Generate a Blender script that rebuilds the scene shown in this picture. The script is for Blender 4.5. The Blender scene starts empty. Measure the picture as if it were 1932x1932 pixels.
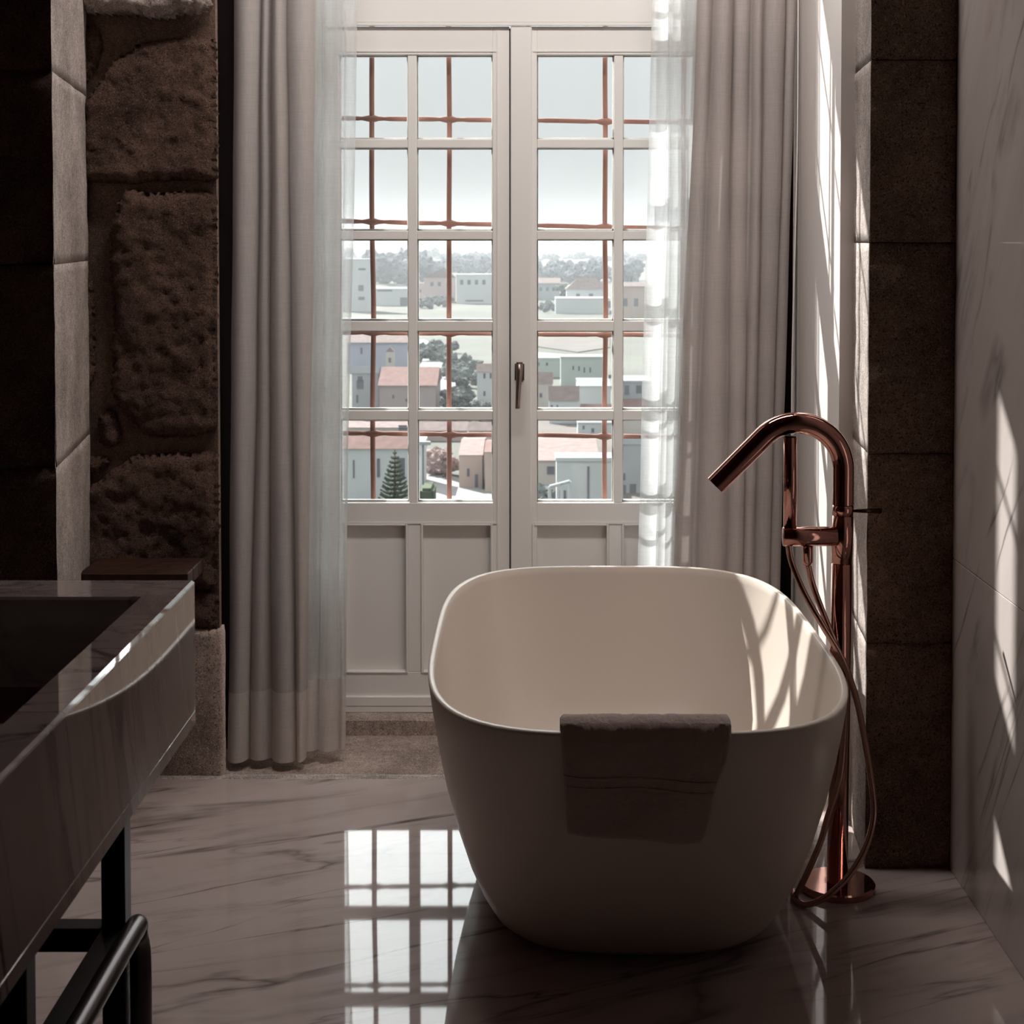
import bpy, bmesh, math, random
from mathutils import Vector, noise, Matrix
random.seed(7)
C = bpy.context.scene.collection
S = bpy.context.scene
PI = math.pi

# ------------------------------------------------------------------ camera
W_IMG = 1932.0; F_PX = 3000.0; EYE = 1.38; PITCH = math.radians(2.0)
VX, HOR = 1000.0, 451.0
CY = HOR + F_PX*math.tan(PITCH)
cam_d = bpy.data.cameras.new('camera'); cam = bpy.data.objects.new('camera', cam_d); C.objects.link(cam)
cam.location = (0, 0, EYE); cam.rotation_euler = (PI/2 - PITCH, 0, 0)
cam_d.sensor_width = 36.0; cam_d.sensor_fit = 'HORIZONTAL'; cam_d.lens = 36.0*F_PX/W_IMG
cam_d.shift_x = -(VX-966.0)/W_IMG; cam_d.shift_y = -(966.0-CY)/W_IMG
cam_d.clip_start = 0.05; cam_d.clip_end = 20000
cam_d.dof.use_dof = True; cam_d.dof.focus_distance = 3.3; cam_d.dof.aperture_fstop = 16.0
S.camera = cam

# ------------------------------------------------------------------ light
SUN_DIR = Vector((0.66, -1.0, -0.86)).normalized()
sd = bpy.data.lights.new('sun', 'SUN'); sd.energy = 24.0; sd.angle = math.radians(0.53); sd.color = (1.0, 0.985, 0.96)
so = bpy.data.objects.new('sun', sd); C.objects.link(so); so.rotation_euler = SUN_DIR.to_track_quat('-Z', 'Y').to_euler()
so.location = (-20, 40, 40)
# the high part of the bright overcast sky as one large soft lamp in front of and above the window
ad = bpy.data.lights.new('sky_lamp', 'AREA'); ad.shape = 'RECTANGLE'; ad.size = 18.0; ad.size_y = 11.0; ad.energy = 4700.0; ad.color = (0.97, 1.0, 1.0)
ao = bpy.data.objects.new('sky_lamp', ad); C.objects.link(ao); ao.location = (0, 12.0, 8.2)
ao.rotation_euler = Vector((0, -7.6, -8.0)).to_track_quat('-Z', 'Y').to_euler()
bd = bpy.data.lights.new('bay_fill_light', 'AREA'); bd.shape = 'RECTANGLE'; bd.size = 1.3; bd.size_y = 0.35; bd.energy = 60.0; bd.color = (1.0, 0.95, 0.91)  # added fill that brightens doors and curtains, not a lamp of the room
bo = bpy.data.objects.new('bay_fill_light', bd); C.objects.link(bo); bo.location = (0, 3.6, 3.27)
bo.rotation_euler = Vector((0, 0.75, -1.0)).to_track_quat('-Z', 'Y').to_euler()
w = bpy.data.worlds.new('sky'); S.world = w; w.use_nodes = True
nt = w.node_tree; nt.nodes.clear()
wo = nt.nodes.new('ShaderNodeOutputWorld'); bg = nt.nodes.new('ShaderNodeBackground')
tc = nt.nodes.new('ShaderNodeTexCoord'); sx = nt.nodes.new('ShaderNodeSeparateXYZ')
nt.links.new(tc.outputs['Generated'], sx.inputs[0])
mr = nt.nodes.new('ShaderNodeMapRange'); mr.inputs['From Min'].default_value = 0.0; mr.inputs['From Max'].default_value = 1.0
mr.inputs['To Min'].default_value = 0.53; mr.inputs['To Max'].default_value = 2.9
nt.links.new(sx.outputs['Z'], mr.inputs['Value'])                 # overcast sky: brighter towards the zenith
bg.inputs['Color'].default_value = (0.955, 1.0, 1.0, 1)
nt.links.new(mr.outputs[0], bg.inputs['Strength']); nt.links.new(bg.outputs[0], wo.inputs['Surface'])
S.view_settings.view_transform = 'Standard'; S.view_settings.look = 'None'
S.view_settings.exposure = 0.0; S.view_settings.gamma = 1.0; S.view_settings.use_curve_mapping = False

# ------------------------------------------------------------------ helpers
def ray(px, py):
    a = (px-VX)/F_PX; b = -(py-CY)/F_PX
    return (a, math.cos(PITCH)+b*math.sin(PITCH), -math.sin(PITCH)+b*math.cos(PITCH))
def at(px, py, Y):
    """point of the plane at depth Y that a photograph pixel shows -> (X, Z)"""
    d = ray(px, py); t = Y/d[1]
    return t*d[0], EYE+t*d[2]
def atz(px, py, Z):
    d = ray(px, py); t = (Z-EYE)/d[2]
    return t*d[0], t*d[1]

def link(o, parent=None):
    C.objects.link(o)
    if parent is not None: o.parent = parent
    return o
def props(o, label=None, cat=None, group=None, kind=None):
    if label: o['label'] = label
    if cat: o['category'] = cat
    if group: o['group'] = group
    if kind: o['kind'] = kind
    return o
def empty(name, loc=(0,0,0), **k):
    o = bpy.data.objects.new(name, None); o.location = loc; o.empty_display_size = 0.1
    link(o); return props(o, **k)
def obj(name, bm, mat, parent=None, smooth=False, **k):
    me = bpy.data.meshes.new(name); bm.normal_update()
    if parent is not None and parent.matrix_basis.translation.length > 0:
        p = parent; t = Vector((0,0,0))
        while p is not None: t += p.location; p = p.parent
        bmesh.ops.translate(bm, verts=bm.verts, vec=-t)
    bm.to_mesh(me); bm.free()
    if smooth:
        for f in me.polygons: f.use_smooth = True
    me.materials.append(mat)
    o = bpy.data.objects.new(name, me); link(o, parent); return props(o, **k)
def box(bm, x0, x1, y0, y1, z0, z1, bev=0.0, seg=1):
    g = bmesh.ops.create_cube(bm, size=1.0)
    for v in g['verts']:
        v.co = Vector(((x0+x1)/2+v.co.x*(x1-x0), (y0+y1)/2+v.co.y*(y1-y0), (z0+z1)/2+v.co.z*(z1-z0)))
    if bev > 0:
        es = list({e for v in g['verts'] for e in v.link_edges})
        bmesh.ops.bevel(bm, geom=es, offset=bev, segments=seg, affect='EDGES', clamp_overlap=True)
    return bm
def B(*a, **k): return box(bmesh.new(), *a, **k)
def prism(bm, pts, y0, y1):
    """polygon in XZ, extruded along Y"""
    a = [bm.verts.new((x, y0, z)) for x, z in pts]; b = [bm.verts.new((x, y1, z)) for x, z in pts]
    n = len(pts)
    bm.faces.new(a); bm.faces.new(b[::-1])
    for i in range(n): bm.faces.new((a[i], b[i], b[(i+1) % n], a[(i+1) % n]))
    bmesh.ops.recalc_face_normals(bm, faces=bm.faces[:]); return bm
def catmull(pts, n=8):
    P = [Vector(p) for p in pts]; P = [2*P[0]-P[1]]+P+[2*P[-1]-P[-2]]; out = []
    for i in range(1, len(P)-2):
        for k in range(n):
            t = k/n; a, b, c, d = P[i-1], P[i], P[i+1], P[i+2]
            out.append(0.5*((2*b)+(c-a)*t+(2*a-5*b+4*c-d)*t*t+(3*b-a-3*c+d)*t**3))
    out.append(P[-2]); return out
def tube(bm, pts, r, seg=16, cap=True, rf=None):
    P = [Vector(p) for p in pts]; rings = []
    t0 = (P[1]-P[0]).normalized(); up = Vector((0,1,0)) if abs(t0.y) < 0.9 else Vector((1,0,0))
    nrm = t0.cross(up).normalized()
    for i, p in enumerate(P):
        t = (P[min(i+1, len(P)-1)]-P[max(i-1, 0)]).normalized()
        nrm = (nrm-t*nrm.dot(t)).normalized(); bn = t.cross(nrm)
        rr = r if rf is None else rf(i/(len(P)-1))
        rings.append([bm.verts.new(p+(nrm*math.cos(2*PI*k/seg)+bn*math.sin(2*PI*k/seg))*rr) for k in range(seg)])
    for a, b in zip(rings, rings[1:]):
        for k in range(seg): bm.faces.new((a[k], a[(k+1) % seg], b[(k+1) % seg], b[k]))
    if cap: bm.faces.new(rings[0][::-1]); bm.faces.new(rings[-1])
    bmesh.ops.recalc_face_normals(bm, faces=bm.faces[:])
    return bm
def lathe(bm, prof, cx, cy, seg=48):
    rings = [[bm.verts.new((cx+r*math.cos(2*PI*k/seg), cy+r*math.sin(2*PI*k/seg), z)) for k in range(seg)] for r, z in prof]
    for a, b in zip(rings, rings[1:]):
        for k in range(seg): bm.faces.new((a[k], a[(k+1) % seg], b[(k+1) % seg], b[k]))
    bm.faces.new(rings[0][::-1]); bm.faces.new(rings[-1])
    bmesh.ops.recalc_face_normals(bm, faces=bm.faces[:]); return bm

# ------------------------------------------------------------------ materials
def mat(name, col, rough=0.6, metal=0.0, spec=0.5, **k):
    m = bpy.data.materials.new(name); m.use_nodes = True
    b = m.node_tree.nodes['Principled BSDF']
    b.inputs['Base Color'].default_value = (*col, 1); b.inputs['Roughness'].default_value = rough
    b.inputs['Metallic'].default_value = metal; b.inputs['Specular IOR Level'].default_value = spec
    for kk, v in k.items(): b.inputs[kk].default_value = v
    return m
def N(m, t, **k):
    n = m.node_tree.nodes.new(t)
    for a, v in k.items(): setattr(n, a, v)
    return n
def L(m, a, b): m.node_tree.links.new(a, b)
def coords(m, scale=(1,1,1), rot=(0,0,0)):
    g = N(m, 'ShaderNodeNewGeometry'); mp = N(m, 'ShaderNodeMapping')
    mp.inputs['Rotation'].default_value = rot; L(m, g.outputs['Position'], mp.inputs['Vector'])
    if tuple(scale) == (1, 1, 1): return mp.outputs[0]
    m2 = N(m, 'ShaderNodeMapping'); m2.inputs['Scale'].default_value = scale
    L(m, mp.outputs[0], m2.inputs['Vector']); return m2.outputs[0]
def noise_n(m, vec, scale, detail=4, rough=0.55, dist=0.0):
    n = N(m, 'ShaderNodeTexNoise'); n.inputs['Scale'].default_value = scale; n.inputs['Detail'].default_value = detail
    n.inputs['Roughness'].default_value = rough; n.inputs['Distortion'].default_value = dist
    L(m, vec, n.inputs['Vector']); return n.outputs['Fac']
def ramp(m, fac, stops):
    r = N(m, 'ShaderNodeValToRGB'); e = r.color_ramp.elements
    e[0].position, e[0].color = stops[0][0], (*stops[0][1], 1); e[1].position, e[1].color = stops[-1][0], (*stops[-1][1], 1)
    for p, c in stops[1:-1]:
        x = e.new(p); x.color = (*c, 1)
    L(m, fac, r.inputs[0]); return r.outputs[0]
def mixc(m, fac, a, b, mode='MIX'):
    x = N(m, 'ShaderNodeMix', data_type='RGBA', blend_type=mode)
    if isinstance(fac, (int, float)): x.inputs[0].default_value = fac
    else: L(m, fac, x.inputs[0])
    for v, i in ((a, 6), (b, 7)):
        if isinstance(v, tuple): x.inputs[i].default_value = (*v, 1)
        else: L(m, v, x.inputs[i])
    return x.outputs[2]
def bump(m, h, strength=0.3, dist=0.01):
    b = N(m, 'ShaderNodeBump'); b.inputs['Strength'].default_value = strength; b.inputs['Distance'].default_value = dist
    L(m, h, b.inputs['Height']); L(m, b.outputs[0], m.node_tree.nodes['Principled BSDF'].inputs['Normal'])
def base(m, c): L(m, c, m.node_tree.nodes['Principled BSDF'].inputs['Base Color'])

def granite(name, a, b, dark, bs=0.5, bd=0.012):
    m = mat(name, a, 0.9, spec=0.2); v = coords(m)
    big = noise_n(m, v, 4.5, 7, 0.65); c = ramp(m, big, [(0.36, tuple(x*0.72 for x in a)), (0.64, tuple(x*1.1 for x in b))])
    sp = noise_n(m, v, 230.0, 2, 0.6); c = mixc(m, ramp(m, sp, [(0.34, (0.85,)*3), (0.47, (0,0,0))]), c, dark)
    sp3 = noise_n(m, v, 310.0, 2, 0.6); c = mixc(m, ramp(m, sp3, [(0.55, (0,0,0)), (0.66, (0.55,)*3)]), c, tuple(min(1, x*2.1) for x in b))
    sp2 = noise_n(m, v, 60.0, 5, 0.75); c = mixc(m, 0.55, c, ramp(m, sp2, [(0.35, (0.35,0.35,0.35)), (0.65, (1,1,1))]), 'MULTIPLY')
    base(m, c); bump(m, noise_n(m, v, 55.0, 8, 0.8), bs, bd); return m
def marble(name, base_a, base_b, vein, rot, sc, rough=0.05, dens=1.0, ior=1.5, thick=1.0, coat=0.0, amt=0.0):
    m = mat(name, base_a, rough, spec=0.5); m.node_tree.nodes['Principled BSDF'].inputs['IOR'].default_value = ior
    if coat: m.node_tree.nodes['Principled BSDF'].inputs['Coat Weight'].default_value = coat; m.node_tree.nodes['Principled BSDF'].inputs['Coat Roughness'].default_value = 0.03
    v = coords(m, sc, rot); v0 = coords(m)
    cl = noise_n(m, v, 1.3, 6, 0.6, 0.6); c = ramp(m, cl, [(0.3, base_a), (0.7, base_b)])
    for s, t, k in ((0.8, 0.006*thick, 0.95), (1.7, 0.006*thick, 0.7), (3.0, 0.022*thick, 0.28)):
        n = noise_n(m, v, s*dens, 5, 0.5, 0.5)
        sub = N(m, 'ShaderNodeMath', operation='SUBTRACT'); L(m, n, sub.inputs[0]); sub.inputs[1].default_value = 0.5
        ab = N(m, 'ShaderNodeMath', operation='ABSOLUTE'); L(m, sub.outputs[0], ab.inputs[0])
        mask = ramp(m, ab.outputs[0], [(0.0, (k,k,k)), (t*0.5, (k*0.6,)*3), (t*2.5, (0,0,0))])
        gate = ramp(m, noise_n(m, v0, 1.7*dens+s, 3), [(0.38+amt, (0,0,0)), (0.56+amt, (1,1,1))])
        c = mixc(m, mixc(m, 1.0, mask, gate, 'MULTIPLY'), c, vein)
    base(m, c); return m
def fabric(name, col, transp, transl, weave=900, band=0.0):
    m = bpy.data.materials.new(name); m.use_nodes = True; t = m.node_tree; t.nodes.clear()
    out = N(m, 'ShaderNodeOutputMaterial'); d = N(m, 'ShaderNodeBsdfDiffuse'); tr = N(m, 'ShaderNodeBsdfTranslucent')
    v = coords(m, (1, 1, 0.06)); n = noise_n(m, v, 260, 3, 0.7)
    vh = coords(m, (0.05, 0.05, 1)); nh = noise_n(m, vh, 300, 3, 0.7)
    c = mixc(m, 1.0, ramp(m, n, [(0.3, tuple(x*0.88 for x in col)), (0.7, col)]), ramp(m, nh, [(0.3, (0.9,)*3), (0.7, (1,1,1))]), 'MULTIPLY')
    L(m, c, d.inputs['Color']); L(m, c, tr.inputs['Color'])
    m1 = N(m, 'ShaderNodeMixShader'); m1.inputs[0].default_value = transl; L(m, d.outputs[0], m1.inputs[1]); L(m, tr.outputs[0], m1.inputs[2])
    tp = N(m, 'ShaderNodeBsdfTransparent'); m2 = N(m, 'ShaderNodeMixShader')
    if transp > 0.15:                          # an open weave lets less through where the cloth turns edge-on
        lw = N(m, 'ShaderNodeLayerWeight'); lw.inputs['Blend'].default_value = 0.35
        mrr = N(m, 'ShaderNodeMapRange'); mrr.inputs['From Min'].default_value = 0.0; mrr.inputs['From Max'].default_value = 0.7
        mrr.inputs['To Min'].default_value = transp; mrr.inputs['To Max'].default_value = 0.0
        L(m, lw.outputs['Facing'], mrr.inputs[0]); L(m, mrr.outputs[0], m2.inputs[0])
    else: m2.inputs[0].default_value = transp
    L(m, m1.outputs[0], m2.inputs[1]); L(m, tp.outputs[0], m2.inputs[2]); L(m, m2.outputs[0], out.inputs[0]); return m

M = {}
M['floor'] = marble('floor_marble', (0.33,0.255,0.235), (0.42,0.34,0.32), (0.045,0.028,0.025), (0,0,math.radians(-22)), (0.38,2.3,1), 0.03, 0.95, 1.36)
M['floor'].node_tree.nodes['Principled BSDF'].inputs['Specular IOR Level'].default_value = 0.34
M['wallmarble'] = marble('wall_marble', (0.46,0.39,0.36), (0.60,0.53,0.50), (0.035,0.02,0.018), (math.radians(-36),0,0), (1,2.0,0.34), 0.07, 0.8, 1.5, 0.8, amt=0.10)
M['sinkmarble'] = marble('sink_marble', (0.20,0.15,0.14), (0.29,0.225,0.21), (0.02,0.012,0.012), (math.radians(-18),0,0), (1.4,4.0,0.35), 0.02, 1.3, 2.1, 1.3)
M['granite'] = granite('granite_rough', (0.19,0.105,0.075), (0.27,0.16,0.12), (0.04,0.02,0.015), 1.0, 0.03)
M['granite_right'] = granite('granite_rough_lit', (0.46,0.29,0.21), (0.60,0.40,0.30), (0.05,0.028,0.02), 1.0, 0.03)  # the rough granite made paler, bounced light on the right pier put into colour
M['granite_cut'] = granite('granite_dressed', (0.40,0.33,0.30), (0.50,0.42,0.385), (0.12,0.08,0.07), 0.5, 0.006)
M['granite_floor'] = granite('granite_paving', (0.44,0.33,0.285), (0.55,0.43,0.375), (0.14,0.085,0.07), 0.4, 0.006)
M['mortar'] = granite('lime_mortar', (0.15,0.095,0.07), (0.19,0.125,0.095), (0.09,0.055,0.04), 0.25, 0.01)
M['paint'] = mat('white_paint', (0.76,0.73,0.70), 0.35, spec=0.4)
M['panel'] = mat('white_panel_paint', (0.68,0.62,0.59), 0.4, spec=0.4)
M['plaster'] = mat('plaster', (0.15,0.06,0.038), 0.9)
M['ceil'] = mat('ceiling_plaster', (0.15,0.06,0.038), 0.9)
M['darkwood'] = mat('dark_stained_wood', (0.085,0.035,0.02), 0.6, spec=0.2)
m = M['darkwood']; v = coords(m, (9,1,9), (0,0,0.5)); base(m, ramp(m, noise_n(m, v, 9, 5, 0.6, 1.0), [(0.3,(0.012,0.005,0.003)), (0.7,(0.05,0.017,0.009))]))
M['gap_shade'] = mat('gap_shade_black', (0.008,0.004,0.0035), 0.95, spec=0.05)  # near-black colour for gaps that are only in shade
M['tub'] = mat('matt_stone_resin', (0.575,0.495,0.43), 0.32, spec=0.45)
M['copper'] = mat('polished_rose_copper', (0.50,0.26,0.22), 0.06, 1.0)
M['hose'] = mat('copper_hose', (0.45,0.26,0.22), 0.22, 1.0)
m = M['hose']; v = coords(m, (1,1,1)); bump(m, noise_n(m, v, 600, 2), 0.15, 0.002)
M['darkcopper'] = mat('dark_lever_metal', (0.05,0.025,0.02), 0.25, 1.0)
M['black'] = mat('black_coated_steel', (0.010,0.007,0.007), 0.35, spec=0.4)
M['rail'] = mat('satin_black_tube', (0.035,0.02,0.02), 0.28, 0.6)
M['handle'] = mat('brushed_nickel', (0.30,0.22,0.20), 0.3, 1.0)
M['rust'] = mat('rust_primer_iron', (0.15,0.075,0.06), 0.85, spec=0.2)
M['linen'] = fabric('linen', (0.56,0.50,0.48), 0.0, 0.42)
M['linen_left'] = fabric('linen_daylit', (0.66,0.60,0.58), 0.0, 0.42)  # same linen made paler, the light on the left curtain put into colour
M['sheer'] = fabric('sheer_linen', (0.80,0.81,0.81), 0.55, 0.55)
M['hem'] = fabric('linen_hem', (0.85,0.78,0.74), 0.0, 0.5)
M['sheerhem'] = fabric('sheer_linen_hem', (0.84,0.78,0.75), 0.06, 0.5)
M['towel'] = mat('terry_towel', (0.46,0.325,0.27), 0.98, spec=0.1, **{'Sheen Weight':0.7, 'Sheen Roughness':0.5})
m = M['towel']; v = coords(m); bump(m, noise_n(m, v, 420, 4, 0.8), 0.9, 0.004)
M['towelband'] = mat('towel_band', (0.36,0.25,0.21), 0.9, spec=0.1)
g = bpy.data.materials.new('window_glass'); g.use_nodes = True; t = g.node_tree; t.nodes.clear()
o_ = N(g, 'ShaderNodeOutputMaterial'); gl = N(g, 'ShaderNodeBsdfGlossy'); gl.inputs['Roughness'].default_value = 0.01
tp = N(g, 'ShaderNodeBsdfTransparent'); tp.inputs['Color'].default_value = (0.95,0.96,0.955,1)
fr = N(g, 'ShaderNodeFresnel'); fr.inputs['IOR'].default_value = 1.35; mx = N(g, 'ShaderNodeMixShader')
L(g, fr.outputs[0], mx.inputs[0]); L(g, tp.outputs[0], mx.inputs[1]); L(g, gl.outputs[0], mx.inputs[2]); L(g, mx.outputs[0], o_.inputs[0])
M['glass'] = g

# ------------------------------------------------------------------ the setting
Y_DOOR, Y_PIER, Y_EDGE, Y_WALL = 5.08, 3.44, 4.02, 4.05
Z_A = -0.19; Y_OUT = 5.42; X_BAY = -0.95       # floor of the sunken window bay, outer face, left side of the bay
X_R = 0.92; Z_C = 3.6; X_L = -2.2; Y_B = -2.4

fl = obj('floor', B(X_L, X_R+0.02, Y_B, Y_EDGE, -0.12, 0.0), M['floor'], kind='structure')
obj('ceiling', B(X_L-0.2, X_R+0.3, Y_B-0.2, 5.6, Z_C, Z_C+0.2), M['ceil'], kind='structure')
obj('wall_back', B(X_L-0.2, X_R+0.3, Y_B-0.2, Y_B, -0.12, Z_C), M['plaster'], kind='structure')
obj('wall_left', B(X_L-0.2, X_L, Y_B, 5.5, -0.12, Z_C), M['plaster'], kind='structure')

# right wall: polished marble slabs over a core
wr = obj('wall_right', B(X_R+0.02, X_R+0.3, Y_B, 5.5, -0.12, Z_C), M['plaster'], kind='structure')
zj = at(1820, 1067, 3.36)[1]
zs = [0.0, zj, zj+1.22, Z_C]
for i in range(3):
    for y0, y1 in ((1.22, Y_PIER), (-0.9, 1.22), (Y_B, -0.9)):
        obj('marble_slab', B(X_R, X_R+0.02, y0+0.0008, y1-0.0008, zs[i]+0.0008, zs[i+1]-0.0008, bev=0.0007), M['wallmarble'], wr)

# granite floor of the window bay
gb = empty('trim_1', kind='structure')
def rough_slab(x0, x1, y0, y1, z0, z1, amp=0.002, n=40, seed=0):
    bm = bmesh.new(); nx = max(2, int((x1-x0)/0.02)); ny = max(2, int((y1-y0)/0.02)); R = []
    for j in range(ny+1):
        row = []
        for i in range(nx+1):
            x = x0+(x1-x0)*i/nx; y = y0+(y1-y0)*j/ny
            e = min(i, nx-i, 1)*min(j, ny-j, 1)
            z = z1+amp*noise.noise(Vector((x*14+seed, y*14, 3)))-(0.003 if e == 0 else 0)
            row.append(bm.verts.new((x, y, z)))
        R.append(row)
    for j in range(ny):
        for i in range(nx): bm.faces.new((R[j][i], R[j][i+1], R[j+1][i+1], R[j+1][i]))
    loop = [R[0][i] for i in range(nx+1)]+[R[j][nx] for j in range(1, ny+1)]+[R[ny][i] for i in range(nx-1, -1, -1)]+[R[j][0] for j in range(ny-1, 0, -1)]
    low = [bm.verts.new((v.co.x, v.co.y+(0.004*noise.noise(Vector((v.co.x*30, seed, 0))) if v.co.y < y0+0.001 else 0), z0)) for v in loop]
    for i in range(len(loop)): bm.faces.new((loop[i], low[i], low[(i+1) % len(low)], loop[(i+1) % len(loop)]))
    bmesh.ops.recalc_face_normals(bm, faces=bm.faces[:]); return bm
obj('kerb_stone', rough_slab(-1.2, 0.80, Y_EDGE, 4.062, -0.3, 0.001, 0.002, seed=3), M['granite_cut'], gb)
obj('paving_stone', rough_slab(-0.98, -0.12, 4.064, 4.995, -0.3, Z_A-0.002, 0.003, seed=5), M['granite_floor'], gb)
obj('paving_stone', rough_slab(-0.117, 0.90, 4.064, 4.995, -0.3, Z_A-0.002, 0.003, seed=8), M['granite_floor'], gb)
obj('step_stone', rough_slab(-0.98, 0.90, 4.993, 5.2, -0.3, Z_A+0.046, 0.003, seed=11), M['granite_floor'], gb)

# courses of cut stone: plan path lofted in Z, surface roughened
def course(path, z0, z1, amp, seed=0, back=0.25, step=0.022, arris=0.006):
    P = []
    for a, b in zip(path, path[1:]):
        a = Vector(a); b = Vector(b); n = max(1, int((b-a).length/step))
        for k in range(n): P.append(a+(b-a)*k/n)
    P.append(Vector(path[-1]))
    nz = max(2, int((z1-z0)/step)); bm = bmesh.new(); R = []
    nrm = []
    for i in range(len(P)):
        t = (P[min(i+1, len(P)-1)]-P[max(i-1, 0)]).normalized(); nrm.append(Vector((t.y, -t.x)))
    for j in range(nz+1):
        z = z0+(z1-z0)*j/nz; row = []
        for i, p in enumerate(P):
            q = Vector((p.x, p.y, z))
            d = amp*(noise.noise(q*9+Vector((seed,0,0)))+0.6*noise.noise(q*27+Vector((0,seed,0)))+0.4*noise.noise(q*60))
            if j in (0, nz): d -= arris
            nn = nrm[i]
            row.append(bm.verts.new((p.x+nn.x*d, p.y+nn.y*d, z)))
        R.append(row)
    for j in range(nz):
        for i in range(len(P)-1): bm.faces.new((R[j][i], R[j][i+1], R[j+1][i+1], R[j+1][i]))
    # close: top and bottom fans to a back point
    cx = sum(p.x for p in P)/len(P); cyy = sum(p.y for p in P)/len(P)
    for row, z in ((R[0], z0), (R[-1], z1)):
        c = bm.verts.new((cx-sum(q.x for q in nrm)/len(nrm)*0.05, cyy-sum(q.y for q in nrm)/len(nrm)*0.05, z))
        for i in range(len(P)-1): bm.faces.new((row[i], row[i+1], c))
    bmesh.ops.recalc_face_normals(bm, faces=bm.faces[:]); return bm

# left: nearer pier with its dressed reveal that catches the daylight
xl_far = at(167, 560, Y_WALL)[0]; xl_near = at(102, 560, Y_PIER)[0]
wl = obj('wall_pier_left', B(X_L, xl_far-0.06, Y_PIER+0.03, 4.04, -0.1, Z_C), M['mortar'], kind='structure')
cuts = [0.0, 0.42, at(100, 1200, 3.6)[1]+0.02, at(130, 848, 3.75)[1], at(130, 495, 3.75)[1], at(130, 160, 3.75)[1], 2.45, Z_C]
cuts = sorted(set(cuts))
for i in range(len(cuts)-1):
    a, b = cuts[i]+0.0006, cuts[i+1]-0.0006
    xs = (X_L, -1.62, xl_near) if i % 2 else (X_L, -1.42, xl_near)
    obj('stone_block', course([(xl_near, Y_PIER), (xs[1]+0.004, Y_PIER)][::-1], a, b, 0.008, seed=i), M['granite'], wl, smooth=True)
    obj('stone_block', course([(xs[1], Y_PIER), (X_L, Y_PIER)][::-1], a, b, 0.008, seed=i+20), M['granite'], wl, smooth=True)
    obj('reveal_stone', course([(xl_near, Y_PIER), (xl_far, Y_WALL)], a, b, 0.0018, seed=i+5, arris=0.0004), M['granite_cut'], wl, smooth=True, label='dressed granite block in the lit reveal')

# left: rubble wall beside the window bay
xw_r = at(411, 560, Y_WALL)[0]
ww = obj('wall_window_left', B(-1.6, xw_r-0.004, Y_WALL+0.012, 4.09, 0, Z_C), M['mortar'], kind='structure')
def resample(pts, d):
    out = []
    for a, b in zip(pts, pts[1:]+pts[:1]):
        a = Vector(a); b = Vector(b); n = max(1, int((b-a).length/d))
        for k in range(n): out.append(a+(b-a)*k/n)
    return out
from mathutils.geometry import delaunay_2d_cdt
def rubble(pts, proud, seed, Y=Y_WALL, jag=0.009, g=0.011):
    poly = resample([at(x, y, Y) for x, y in pts], 0.010)
    for _ in range(3): poly = [(poly[i-1]+poly[i]*2+poly[(i+1) % len(poly)])/4 for i in range(len(poly))]
    c = sum(poly, Vector((0, 0)))/len(poly)
    poly = [p+(p-c).normalized()*jag*(noise.noise(Vector((p.x*25, p.y*25, seed)))+0.25*noise.noise(Vector((p.x*60, p.y*60, seed)))) for p in poly]
    n = len(poly); V = list(poly)
    x0 = min(p.x for p in poly); x1 = max(p.x for p in poly); z0 = min(p.y for p in poly); z1 = max(p.y for p in poly)
    rnd = random.Random(int(seed*10))
    y = z0
    while y < z1:
        x = x0
        while x < x1:
            q = Vector((x+rnd.uniform(-.3, .3)*g, y+rnd.uniform(-.3, .3)*g)); inside = False
            for i in range(n):
                a, b = poly[i-1], poly[i]
                if (a.y > q.y) != (b.y > q.y) and q.x < (b.x-a.x)*(q.y-a.y)/(b.y-a.y)+a.x: inside = not inside
            if inside: V.append(q)
            x += g
        y += g
    V2, _, F, _, _, _ = delaunay_2d_cdt(V, [], [list(range(n))], 1, 1e-5)
    bm = bmesh.new(); vs = []
    for k, q in enumerate(V2):
        d = min((q-p).length for p in poly[::2]); v3 = Vector((q.x, q.y, seed))
        h = proud*min(1, d/0.022)**0.5 if d > 0.004 else -0.004
        if d > 0.004: h += 0.007*noise.noise(v3*5)+0.005*noise.noise(v3*17)+0.005*noise.noise(v3*42)+0.004*noise.noise(v3*95)
        vs.append(bm.verts.new((q.x, Y+0.012-h, q.y)))
    for f in F:
        try: bm.faces.new([vs[i] for i in f])
        except ValueError: pass
    bmesh.ops.recalc_face_normals(bm, faces=bm.faces[:])
    if sum(f.normal.y for f in bm.faces) > 0: bmesh.ops.reverse_faces(bm, faces=bm.faces[:])
    return bm
rub = [
 ([(150,-220),(404,-220),(402,8),(388,28),(330,36),(240,33),(150,26)], 0.075, 'stone jutting out at the top, coloured paler as if lit'),
 ([(150,44),(186,52),(192,92),(176,140),(150,160)], 0.02, None),
 ([(246,84),(300,74),(409,70),(410,342),(150,346),(150,200),(214,116)], 0.035, None),
 ([(232,360),(409,362),(409,820),(275,829),(232,777),(207,730),(214,690),(207,650),(217,582),(208,500),(207,427),(219,390)], 0.035, None),
 ([(182,785),(203,764),(221,778),(230,826),(217,845),(186,842)], 0.022, 'small round stone set in mortar'),
 ([(150,500),(174,508),(181,610),(178,715),(150,748)], 0.02, None),
 ([(150,862),(204,858),(213,872),(192,892),(150,900)], 0.015, None),
 ([(254,857),(411,853),(412,1110),(150,1110),(150,930),(205,892)], 0.03, None),
 ([(300,1116),(412,1116),(412,1190),(300,1190)], 0.02, None)]
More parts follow.
